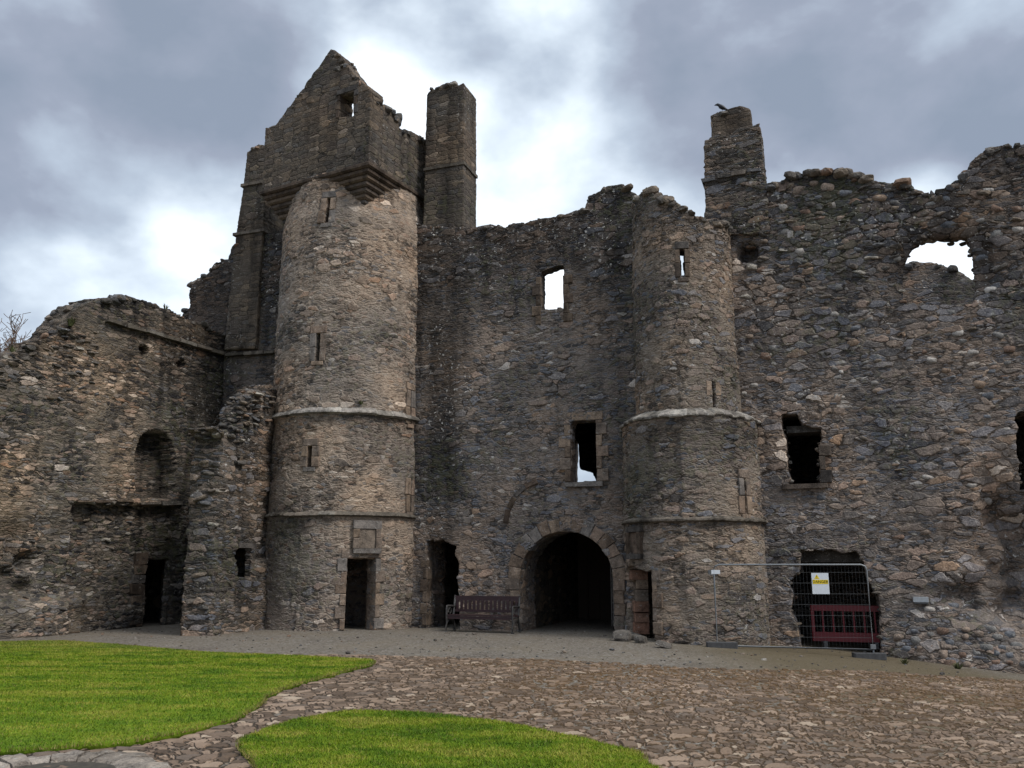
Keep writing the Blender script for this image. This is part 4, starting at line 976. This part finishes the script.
# ================================================================== STUB WALL
A_ = np.array([-7.5, 22.05]); T_ = np.array([.28, .96]); T_ /= np.hypot(*T_)
ST = Plane(0, 0, 0); ST.o = A_; ST.T = T_; ST.N = np.array([T_[1], -T_[0]])
sw = thing('broken_wall', (A_[0], A_[1], 0), 'broken stump of rubble wall standing between the small left doorway and the tall turret', 'wall')
st_px = [(204, 434), (212, 428), (228, 430), (236, 440), (239, 470), (241, 430), (246, 408), (256, 396), (268, 385), (276, 384), (282, 390)]
stl = P(ST, st_px); stl[0] = (0.0, stl[0][1])
so = [(0.0, -1.2)] + rough(stl, .16, .05, 71, closed=False) + [(stl[-1][0], -1.2)]
wS = P(ST, [(238, 577), (238, 548), (251, 548), (251, 577)])
def st_front(S, Z): return .12 * vnoise(S, Z, 1.2, 21) + .12 * vnoise(S, Z, 3.2, 22) + .10 * np.clip((1.2 - Z) / 1.5, 0, 1) - .18 * (S > wS[0][0] - .12) * (Z > 1.9)
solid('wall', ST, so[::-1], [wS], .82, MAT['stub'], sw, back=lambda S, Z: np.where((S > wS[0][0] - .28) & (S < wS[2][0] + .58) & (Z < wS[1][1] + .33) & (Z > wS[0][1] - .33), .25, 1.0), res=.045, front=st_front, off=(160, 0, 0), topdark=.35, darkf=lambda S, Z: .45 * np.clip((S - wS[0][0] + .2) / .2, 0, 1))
def dark_box(fr, s0, s1, z0, z1, d0, d1, parent, t_=.12):  # closed box of slabs set behind an opening to keep it dark
    slab('dark_box_wall', s0, s1, z0, z1, d1, d1 - t_, parent=parent, fr=fr); slab('dark_box_wall', s0 - t_, s0 - .003, z0, z1, d0, d1 - t_, parent=parent, fr=fr)
    slab('dark_box_wall', s1 + .003, s1 + t_, z0, z1, d0, d1 - t_, parent=parent, fr=fr); slab('dark_box_wall', s0 - t_, s1 + t_, z1 + .003, z1 + t_, d0, d1 - t_, parent=parent, fr=fr); slab('dark_box_wall', s0 - t_, s1 + t_, z0 - t_, z0 - .003, d0, d1 - t_, parent=parent, fr=fr)
dark_box(ST, wS[0][0] - .2, wS[2][0] + .5, wS[0][1] - .25, wS[1][1] + .25, -.24, -.95, sw, .05)  # added box shuts out the daylight behind the stub window
dark_box(FLW, dr0 - .5, dr1 + 1.6, -.5, 2.5, -.48, -3.5, lw)
bb = Blocks(); bb.rect(ST, wS[0][0] - .12, wS[2][0] + .2, wS[1][1] + .003, wS[1][1] + .13, -.3, .06); bb.build('lintel', MAT['dressed_dark'], sw)
b = Blocks(); top_rocks(b, ST, stl, .7, per_m=10, lo=.08, hi=.17, flat=.4)
# broken end facing the courtyard: stepped courses of projecting stones
for z in np.arange(.05, 5.0, .13):
    for _ in range(2):
        if rng.random() < .55: rock(b, ST.at(rng.uniform(.05, .14), z + rng.normal(0, .03), rng.uniform(-.75, -.1)), rng.uniform(.12, .24), rz=0, flat=.3)
b.build('broken_end', MAT['loose'], sw)
b = Blocks()
for (x, y) in [(rng.uniform(246, 276), rng.uniform(390, 425)) for _ in range(30)]:
    s_, z_ = ST.px(x, y); rock(b, ST.at(s_, z_, -.1), rng.uniform(.08, .15), flat=.35, rz=0, tint=rng.uniform(.6, 1))
b.build('rubble_coping', MAT['loose'], sw)

# ================================================================== OBJECTS
def tube(bl, pts, r, k=8, tint=.5, closed=False):
    pts = [np.array(p, float) for p in pts]; n = len(pts); V = []; 
    up = np.array([0, 0, 1.0])
    for i, p in enumerate(pts):
        a = pts[(i - 1) % n] if (i > 0 or closed) else p; c = pts[(i + 1) % n] if (i < n - 1 or closed) else p
        t_ = c - a; t_ /= (np.linalg.norm(t_) + 1e-9); u = np.cross(t_, up)
        if np.linalg.norm(u) < .1: u = np.cross(t_, [1, 0, 0])
        u /= np.linalg.norm(u); w = np.cross(t_, u); rr = r[i] if hasattr(r, '__len__') else r
        for j in range(k): V.append(p + rr * (math.cos(2 * math.pi * j / k) * u + math.sin(2 * math.pi * j / k) * w))
    Fc = []
    for i in range(n - 1 + (1 if closed else 0)):
        for j in range(k): Fc.append((i * k + j, i * k + (j + 1) % k, ((i + 1) % n) * k + (j + 1) % k, ((i + 1) % n) * k + j))
    if not closed: Fc += [tuple(range(k))[::-1], tuple((n - 1) * k + j for j in range(k))]
    bl.add(V, Fc, tint)
def lbox(bl, fr, s0, s1, z0, z1, d0, d1, b=.006, tint=.5): bl.prism(fr, [(s0, z0), (s1, z0), (s1, z1), (s0, z1)], d0, d1, b=b, jit=0, tint=tint)

# --- bench -----------------------------------------------------------------
MAT['bench_wood'] = plain('maroon_bench_paint', (.028, .009, .011), .45, var=.35, spec=.5)
MAT['bench_iron'] = plain('cast_iron', (.055, .052, .05), .55, var=.5, metal=.2)
bp = FL.px(446, 629); bq = FL.px(515, 637)
BPos = ((bp[0] + bq[0]) / 2, (bp[1] + bq[1]) / 2); bl_ = 1.9; ba = math.radians(19)
print('bench', BPos, math.hypot(bq[0] - bp[0], bq[1] - bp[1]))
BF = Plane(BPos[0], BPos[1], ba)             # d towards the camera, seat front at d=0
gzb = float(gz(*BPos))
bench = thing('park_bench', (BPos[0], BPos[1], gzb), 'dark maroon slatted bench with scrolled cast iron ends against the wall beside the arched gateway', 'bench')
H = bl_ / 2
for k in range(4):
    q = Blocks(); lbox(q, BF, -H, H, gzb + .42 - .004 * k, gzb + .45 - .004 * k, -.12 - .115 * k, -.02 - .115 * k); q.build('seat_slat', MAT['bench_wood'], bench)
q = Blocks(); lbox(q, BF, -H, H, gzb + .34, gzb + .41, -.06, -.03); q.build('seat_rail', MAT['bench_wood'], bench)
q = Blocks(); lbox(q, BF, -H, H, gzb + .80, gzb + .92, -.62, -.585); q.build('back_rail', MAT['bench_wood'], bench)
q = Blocks(); lbox(q, BF, -H, H, gzb + .50, gzb + .56, -.56, -.53); q.build('back_rail', MAT['bench_wood'], bench)
for k in range(15):
    x = -H + .1 + k * (bl_ - .2) / 14; q = Blocks(); q.prism(BF, [(x - .035, gzb + .55), (x + .035, gzb + .55), (x + .035, gzb + .81), (x - .035, gzb + .81)], -.60, -.575, b=.004, jit=0); q.build('back_slat', MAT['bench_wood'], bench)
for sx in (-1, 1):
    q = Blocks(); X = sx * (H - .02)
    w = lambda d, z: BF.at(X, gzb + z, d)
    tube(q, [w(-.02, .0), w(-.01, .12), w(-.05, .25), w(-.02, .40), w(-.02, .62), w(-.04, .66), w(-.12, .67), w(-.35, .66), w(-.56, .64)], .028)
    tube(q, [w(-.60, .0), w(-.58, .15), w(-.50, .3), w(-.50, .42), w(-.55, .6), w(-.62, .93)], .03)
    tube(q, [w(-.01, .40), w(-.5, .38)], .026); tube(q, [w(-.05, .2), w(-.2, .3), w(-.4, .3), w(-.56, .15)], .016)
    tube(q, [w(-.08 + .07 * math.cos(a), .57 + .07 * math.sin(a)) for a in np.linspace(0, 6, 14)], .016, k=6)
    tube(q, [w(-.26 + .08 * math.cos(a), .54 + .08 * math.sin(a)) for a in np.linspace(0, 6, 14)], .014, k=6)
    lb = w(-.02, .0); tube(q, [lb, lb + [0, 0, .03]], .045); lb = w(-.60, 0); tube(q, [lb, lb + [0, 0, .03]], .045)
    q.build('cast_end', MAT['bench_iron'], bench, smooth=True)

# --- mesh site fence ---------------------------------------------------------
MAT['galv'] = plain('galvanised_steel', (.20, .21, .22), .5, metal=.5, var=.2, scale=30)
MAT['wire'] = plain('fence_wire', (.10, .105, .11), .6, metal=.3, var=.2)
MAT['block'] = plain('rubber_block', (.06, .06, .062), .9, var=.4)
a0 = np.array([4.62, 20.15]); a1 = np.array([7.95, 19.72]); dv = a1 - a0; FW = float(np.hypot(*dv)); FF = Plane(a0[0], a0[1], -math.atan2(dv[1], dv[0]))
zb = -.05; zt_ = 1.73
fence = thing('mesh_fence', (a0[0], a0[1], zb - .12), 'temporary steel mesh fence panel with rounded tube frame in front of the broken opening', 'fence')
q = Blocks(); r_ = .12
loop = [(0, zb), (FW, zb - .05), (FW, zt_ - r_), (FW - .03, zt_ - .035), (FW - r_, zt_), (r_, zt_), (.03, zt_ - .035), (0, zt_ - r_)]
tube(q, [FF.at(s_, z_, 0) for s_, z_ in loop], .021, closed=True)
tube(q, [FF.at(0, zb - .16, 0), FF.at(0, zb, 0)], .02); tube(q, [FF.at(FW, zb - .2, 0), FF.at(FW, zb, 0)], .02)
q.build('frame', MAT['galv'], fence, smooth=True)
q = Blocks()
for z_ in np.arange(zb + .2, zt_, .235): tube(q, [FF.at(0, z_, .0), FF.at(FW, z_, 0)], .0023, k=4)
for s_ in np.arange(.075, FW, .076): tube(q, [FF.at(s_, zb, .004), FF.at(s_, zt_, .004)], .0013, k=3)
q.build('wire_mesh', MAT['wire'], fence)
for s_ in (.1, FW - .1):
    q = Blocks(); pz = FF.at(s_, 0, 0); gq = float(gz(pz[0], pz[1])); lbox(q, FF, s_ - .34, s_ + .34, gq - .02, gq + .12, -.12, .12, b=.03); q.build('foot', MAT['block'], fence)
q = Blocks()
lbox(q, FF, FW - .06, FW + .05, zb - .04, zb + .06, -.03, .04); q.build('clamp', MAT['galv'], fence)

MAT['white'] = plain('white_sign_board', (.62, .66, .70), .5, var=.06, bs=.02)
MAT['yellow'] = plain('yellow_sign_band', (.75, .55, .02), .5, var=.06, bs=.02)
MAT['black'] = plain('black_lettering', (.012, .012, .012), .5, var=.1, bs=.02)
def frpx(fr, x, y): return fr.px(x, y)
def text_obj(body, size, fr, s_, z_, d_, mat, parent, name='lettering', align='CENTER'):
    cu = bpy.data.curves.new(name, 'FONT'); cu.body = body; cu.size = size; cu.align_x = align; cu.align_y = 'CENTER'; cu.extrude = .001
    o = bpy.data.objects.new('tmp', cu); C.objects.link(o); bpy.context.view_layer.update()
    me = bpy.data.meshes.new_from_object(o.evaluated_get(bpy.context.evaluated_depsgraph_get())); bpy.data.objects.remove(o)
    V = np.array([v.co[:] for v in me.vertices]); Fc = [tuple(p.vertices) for p in me.polygons]
    W = fr.at(s_ + V[:, 0], z_ + V[:, 1], d_ + V[:, 2]); return mesh_obj(name, W, Fc, mat, parent, smooth=False)
sa, zaa = FF.px(812.5, 594); sb, zbb = FF.px(828, 573); sm = (sa + sb) / 2
cc = FF.at(sm, zaa, .02)
sign = thing('warning_sign', tuple(cc), 'small white safety notice with a yellow warning band and triangle tied to the mesh fence', 'sign')
q = Blocks(); lbox(q, FF, sa, sb, zaa, zbb, .012, .018, b=.001); q.build('board', MAT['white'], sign)
hz = zbb - zaa
q = Blocks(); lbox(q, FF, sa + .015, sb - .015, zaa + hz * .48, zaa + hz * .68, .0185, .021, b=.001); q.build('yellow_band', MAT['yellow'], sign)
q = Blocks(); q.prism(FF, [(sm - .13, zaa + hz * .72), (sm - .01, zaa + hz * .72), (sm - .07, zaa + hz * .93)], .0185, .021, b=.001, jit=0); q.build('warning_triangle', MAT['yellow'], sign)
text_obj('!', .10, FF, sm - .07, zaa + hz * .80, .0225, MAT['black'], sign)
text_obj('DANGER', .085, FF, sm, zaa + hz * .58, .0225, MAT['black'], sign)
sc, zc_ = FF.px(718, 574); sd_, zd = FF.px(711, 570)
cc = FF.at(sc, zc_, .02); tg = thing('fence_label', tuple(cc), 'tiny white plate fixed near the top left corner of the mesh fence', 'sign')
q = Blocks(); lbox(q, FF, sd_, FF.px(720, 574)[0], zc_, zd, .012, .02, b=.003); q.build('plate', MAT['white'], tg)
q = Blocks(); lbox(q, FF, sd_ - .07, sd_ + .0, zc_, zd, .0, .03, b=.003); q.build('clip', MAT['wire'], tg)
MAT['plaque'] = plain('grey_plaque', (.34, .36, .38), .5, var=.15)
s0_, z0_ = FR.px(913, 602); s1_, z1_ = FR.px(928, 597)
dpl = float(range_front(np.array([s0_]), np.array([z0_]))[0]) + .05
cc = FR.at(s0_, z0_, dpl); pq = thing('wall_plaque', tuple(cc), 'small pale plaque fixed low on the rubble wall right of the broken opening', 'sign')
q = Blocks(); lbox(q, FR, s0_, s1_, z0_, z1_, dpl - .08, dpl + .02, b=.006); q.build('plate', MAT['plaque'], pq)
q = Blocks(); lbox(q, FR, s0_ + .02, s1_ - .02, z0_ - .04, z0_ - .004, dpl - .08, dpl + .05, b=.006); q.build('bracket', MAT['block'], pq)

# --- red plastic barrier -------------------------------------------------------
MAT['red'] = plain('red_plastic', (.13, .008, .014), .45, var=.15, spec=.5, bs=.05)
g0 = FR.px(812, 640, -.1)[0]; g1 = g0 + 1.75; gb = -.24
cc = FR.at((g0 + g1) / 2, gb, -.25)
bar = thing('pedestrian_barrier', tuple(cc), 'red plastic pedestrian barrier with upright bars standing in the dark broken opening', 'barrier')
zbar = lambda k: gb + k
q = Blocks(); lbox(q, FR, g0, g1, gb + .86, gb + 1.0, -.68, -.62, b=.02); q.build('top_rail', MAT['red'], bar)
q = Blocks(); lbox(q, FR, g0, g1, gb + .14, gb + .36, -.68, -.62, b=.02); q.build('bottom_panel', MAT['red'], bar)
for k in range(8):
    x = g0 + .03 + k * (g1 - g0 - .09) / 7; w_ = .05 if k in (0, 7) else .025
    q = Blocks(); lbox(q, FR, x - w_ / 2, x + w_, gb + .14 if k in (0, 7) else gb + .35, gb + .9, -.67, -.63, b=.01); q.build('bar', MAT['red'], bar)
for x in (g0 + .3, g1 - .3):
    q = Blocks(); lbox(q, FR, x - .05, x + .05, gb, gb + .15, -.90, -.40, b=.02); q.build('foot', MAT['block'], bar)

# --- iron lattice gate leaf in the archway --------------------------------------
MAT['iron'] = plain('rusty_iron', (.16, .145, .135), .6, var=.5, metal=.2)
hin = FR.at(gr - .08, 0, -1.15)[:2]; gdir = FR.T * -math.sin(math.radians(22)) - FR.N * math.cos(math.radians(22))
gdir = -FR.T * math.cos(math.radians(62)) + -FR.N * math.sin(math.radians(62))
GG = Plane(0, 0, 0); GG.o = hin; GG.T = gdir / np.hypot(*gdir); GG.N = np.array([GG.T[1], -GG.T[0]])
gate = thing('iron_gate', (hin[0], hin[1], 0), 'open leaf of an iron lattice gate inside the arched gateway', 'gate')
for k in range(6):
    q = Blocks(); tube(q, [GG.at(.02 + k * .2, .05, 0), GG.at(.02 + k * .2, 2.15, 0)], .02, k=6); q.build('upright_bar', MAT['iron'], gate)
for k in range(8):
    q = Blocks(); tube(q, [GG.at(0, .15 + k * .27, .02), GG.at(1.04, .15 + k * .27, .02)], .02, k=6); q.build('cross_bar', MAT['iron'], gate)

# --- boulders beside the turret doorway ---------------------------------------
labs = [('rounded grey boulder in front of the pier between the gateway and the turret door', 622, 641, .25), ('dark flat-topped boulder close to the foot of the turret doorway', 642, 643, .2), ('small dark stone tucked behind the rounded grey boulder', 633, 640, .2), ('low flat stone lying right of the turret doorway', 664, 648, .24)]
for lb, x, y, sz in labs:
    p = FL.px(x, y); z_ = float(gz(*p)); q = Blocks(); rock(q, (p[0], p[1], z_ + sz * .3), sz, flat=.75 if 'low' not in lb else .35, tint=.3)
    o = q.build('boulder', MAT['loose'], None, loc=(p[0], p[1], z_)); 
    tag(o, lb, 'boulder', 'loose boulders by the turret door')

# --- round stone kerb of the well ------------------------------------------------
wc = (-3.75, 7.42); Ro, Ri, hw = .92, .52, .06
well = thing('well', (wc[0], wc[1], 0), 'round kerb of pale weathered stones around an old well at the lawn edge', 'well')
zg = float(gz(*wc)); n = 19; 
MAT['wellstone'] = stone_mat('well_stone', [(0, (.24, .21, .18)), (.4, (.30, .265, .23)), (.7, (.19, .165, .14))], bs=.9, stain=.5)
class Ring:
    def at(s, S, Z, D):          # S angle, Z radius, D height
        S, Z, D = np.broadcast_arrays(*[np.asarray(q, float) for q in (S, Z, D)])
        return np.stack([wc[0] + Z * np.cos(S), wc[1] + Z * np.sin(S), zg + D], -1)
q = Blocks(); RG = Ring(); angs = np.sort(np.linspace(0, 2 * math.pi, n, endpoint=False) + rng.normal(0, .06, n))
for k in range(n):
    u0 = angs[k]; u1 = angs[(k + 1) % n] + (2 * math.pi if k == n - 1 else 0) - .02; m = 5; us = np.linspace(u0, u1, m); ro_ = Ro + rng.normal(0, .03)
    top = hw + rng.normal(0, .012)
    rings = []
    for (rr_, hh_) in ((Ri, -.5), (Ri, top - .03), (Ri + .03, top), ((Ri + ro_) / 2, top + .015), (ro_ - .04, top - .005), (ro_, top - .05), (ro_, -.05)):
        rings.append(RG.at(us, rr_ + rng.normal(0, .006, m), hh_ + rng.normal(0, .006, m)))
    V = np.concatenate(rings); Fc = []
    for i in range(6):
        for j in range(m - 1): Fc.append((i * m + j, i * m + j + 1, (i + 1) * m + j + 1, (i + 1) * m + j))
    Fc.append(tuple(i * m for i in range(7))); Fc.append(tuple(i * m + m - 1 for i in range(6, -1, -1)))
    q.add(V, Fc)
q.build('kerb', MAT['wellstone'], well)
q = Blocks(); tt = np.linspace(0, 2 * math.pi, 24, endpoint=False)
V = np.concatenate([RG.at(tt, Ri + .05, .03), [[wc[0], wc[1], zg + .03]]]); q.add(V, [(i, (i + 1) % 24, 24) for i in range(24)]); MAT['silt'] = plain('well_silt', (.045, .038, .028), .95, var=.5); q.build('well_floor', MAT['silt'], well)

# --- bare tree behind the left wall ---------------------------------------------
MAT['bark'] = plain('grey_bark', (.10, .085, .07), .9, var=.4)
MAT['twig'] = plain('brown_twigs', (.12, .075, .05), .9, var=.3)
tr = ray(-26, 330); ty = 44.0; k_ = ty / tr[1]; tx = tr[0] * k_; tz = ZC + tr[2] * k_
tree = thing('bare_tree', (tx, ty, 0), 'bare brown leafless tree showing past the left end of the courtyard wall', 'tree')
q = Blocks(); qt = Blocks(); r3 = np.random.default_rng(5)
def branch(p, d, L, r, lev):
    pts = [p]; rs = [r]; cur = p; dd = d
    for i in range(4):
        dd = dd + r3.normal(0, .13, 3) + np.array([0, 0, .05]); dd /= np.linalg.norm(dd); cur = cur + dd * L / 4; pts.append(cur); rs.append(r * (1 - .16 * (i + 1)))
    tube(q if lev < 2 else qt, pts, np.maximum(rs, .016), k=7 if lev < 2 else 3)
    if lev < 5:
        for _ in range((4, 4, 4, 4, 3)[lev]):
            i = r3.integers(1, 5); nd = dd + r3.normal(0, .55, 3) + np.array([0, 0, .1]); nd /= np.linalg.norm(nd)
            branch(pts[i], nd, L * r3.uniform(.55, .75), rs[i] * .55, lev + 1)
tube(q, [(tx, ty, -.5), (tx + .1, ty, tz * .35), (tx, ty + .1, tz - 4.0)], [.35, .28, .2])
for _ in range(6):
    nd = np.array([r3.normal(0, .6), r3.normal(0, .6), 1.0]); nd /= np.linalg.norm(nd); branch(np.array([tx, ty, tz - 4.0 - r3.uniform(0, 1)]), nd, 2.9, .12, 1)
q.build('trunk', MAT['bark'], tree, smooth=True); qt.build('crown', MAT['twig'], tree)

# --- small plants on the wall heads and at the foot of the walls -------------------
MAT['weed'] = plain('weed_leaves', (.075, .085, .03), .8, var=.4)
def tuft(p, n, h, spread, label, name='weed_tuft'):
    q = Blocks()
    for _ in range(n):
        a = rng.uniform(0, 6.28); d = np.array([math.cos(a), math.sin(a), 0]) * rng.uniform(.2, 1) * spread; b0 = np.array(p) + d * .3; tip = np.array(p) + d + [0, 0, h * rng.uniform(.5, 1)]; w = np.array([-math.sin(a), math.cos(a), 0]) * .012
        mid = (b0 + tip) / 2 + [0, 0, h * .15]
        q.add([b0 - w, b0 + w, mid + w, mid - w, tip], [(0, 1, 2, 3), (3, 2, 4)])
    o = q.build(name, MAT['weed'], None, loc=tuple(p)); tag(o, label, 'plant', 'weeds growing on the ruin')
s_, z_ = FLW.px(71, 326); tuft(FLW.at(s_, z_, -.05), 60, .28, .25, 'green weed tuft growing on the broken head of the left courtyard wall')
s_, z_ = FLW.px(17, 351); tuft(FLW.at(s_, z_, -.2), 16, .2, .16, 'thin weed tuft at the lowest left end of the courtyard wall head')
s_, z_ = CY1.px(361, 403); tuft(CY1.at(s_, z_ - .05, .05), 26, .14, .12, 'tiny green weed growing just above the upper ledge of the tall turret')
s_, z_ = FLW.px(170, 309); tuft(FLW.at(s_, z_, -.2), 20, .22, .15, 'small dry weed on the wall head left of the tower')

# --- bird perched on the right-hand chimney -----------------------------------------
MAT['feather'] = plain('black_feathers', (.012, .013, .018), .5, var=.3)
s_, z_ = FR.px(721, 106); bpz = FR.at(s_, z_, -.3)
def lathe_path(bl, pts, rad, k=10): tube(bl, pts, rad, k=k)
bird = thing('bird', tuple(bpz), 'small black bird perched on top of the right chimney stack', 'bird')
q = Blocks(); bx = np.array(bpz)
e = np.array([-.7, .2, 0]); e /= np.linalg.norm(e)
tube(q, [bx + e * -.19 + [0, 0, -.01], bx + e * -.10 + [0, 0, .05], bx + e * -.03 + [0, 0, .10], bx + e * .04 + [0, 0, .15], bx + e * .08 + [0, 0, .20], bx + e * .12 + [0, 0, .225], bx + e * .17 + [0, 0, .22], bx + e * .21 + [0, 0, .21]], [.012, .03, .06, .062, .042, .04, .022, .004], k=10)
for sgn in (-1, 1):
    o_ = np.array([-e[1], e[0], 0]) * .025 * sgn; tube(q, [bx + o_ + [0, 0, .06], bx + o_ + [0, 0, -.02]], .006, k=5)
q.build('body', MAT['feather'], bird, smooth=True)

# --- grit and small stones washed against the wall foot, weeds in the joints -------------
q = Blocks()
for _ in range(900):
    px, py = rng.uniform(20, 1020), rng.uniform(628, 676)
    p = FL.px(px, py)
    edge = np.interp(px, [0, 420, 700, 1024], [650, 657, 668, 681])
    if py > edge + 2: continue
    sz = rng.uniform(.012, .035) if rng.random() < .93 else rng.uniform(.04, .08)
    rock(q, (p[0], p[1], float(gz(*p)) + sz * .2), sz, sub=1, flat=.6)
o = q.build('grit', MAT['loose'], None); tag(o, 'scattered grit and small stones on the worn strip along the walls', 'gravel'); o['kind'] = 'stuff'
for i, (fr_, x, y, lb) in enumerate(((FR, 905, 664, 'low weed tuft at the foot of the wall right of the mesh fence'), (FR, 958, 669, 'low weed tuft at the wall foot near the right end of the range'), (ST, 232, 632, 'small weed tuft at the foot of the broken wall beside the tall turret'))):
    p = FL.px(x, y); tuft((p[0], p[1], float(gz(*p))), 26, .14, .16, lb)

# --- rounded field boulders bedded in the upper right facework, dark footing stones below --
MAT['boulder'] = stone_mat('bedded_boulders', [(0, (.15, .16, .18)), (.2, (.24, .19, .155)), (.4, (.20, .195, .19)), (.58, (.27, .20, .15)), (.72, (.19, .13, .10)), (.85, (.34, .32, .30)), (.95, (.46, .44, .42))], stain=.45, bs=.7)
q = Blocks(); placed = []
def bed(px, py, sz, flat, tint=None, sink=.62):
    s_, z_ = FR.px(px, py)
    for h in (holeD, holeE, holeF, holeG, hole_gap):
        h = np.array(h); c = h.mean(0); ext = (h - c) * 1.25 + c
        if inside(ext, np.array([s_]), np.array([z_]))[0]: return
    tz = np.interp(s_, [k[0] for k in topl], [k[1] for k in topl])
    if z_ > tz - .12: return
    for (a, b_, r_) in placed:
        if ((s_ - a) / 1.0) ** 2 + ((z_ - b_) / .7) ** 2 < (r_ + sz) ** 2 * .9: return
    placed.append((s_, z_, sz)); d_ = float(range_front(np.array([s_]), np.array([z_]))[0])
    V, Fc = ICO2; V = V.copy(); V = np.sign(V) * np.abs(V) ** .68 * (1 + rng.normal(0, .035, (len(V), 1)))
    for _ in range(2):
        n_ = rng.normal(size=3); n_ /= np.linalg.norm(n_); dd = V @ n_; V -= np.outer(np.maximum(dd - .75, 0), n_)
    ti = rng.normal(0, .12); V = V * [sz, sz, sz * flat]; S_ = V[:, 0] * math.cos(ti) - V[:, 2] * math.sin(ti); Z_ = V[:, 0] * math.sin(ti) + V[:, 2] * math.cos(ti)
    W = FR.at(s_ + S_, z_ + Z_, d_ - sz * sink + .01 + V[:, 1]); q.add(W, [tuple(f) for f in Fc][:], tint)
for _ in range(260):
    px, py = rng.uniform(738, 1024), 178 + 220 * rng.random() ** 1.5
    bed(px, py, rng.uniform(.09, .25) * (1.0 if py < 290 else .75), rng.uniform(.45, .75), sink=.86)
for _ in range(50): bed(rng.uniform(742, 1024), rng.uniform(400, 620), rng.uniform(.1, .2), rng.uniform(.4, .6), sink=.88)
for _ in range(90): bed(rng.uniform(884, 1024), rng.uniform(628, 668), rng.uniform(.08, .15), rng.uniform(.6, .9), tint=rng.choice([.05, .3, .45, .75]), sink=.82)
o = q.build('bedded_boulders', MAT['boulder'], rng_e, smooth=True); o['kind'] = 'stuff'
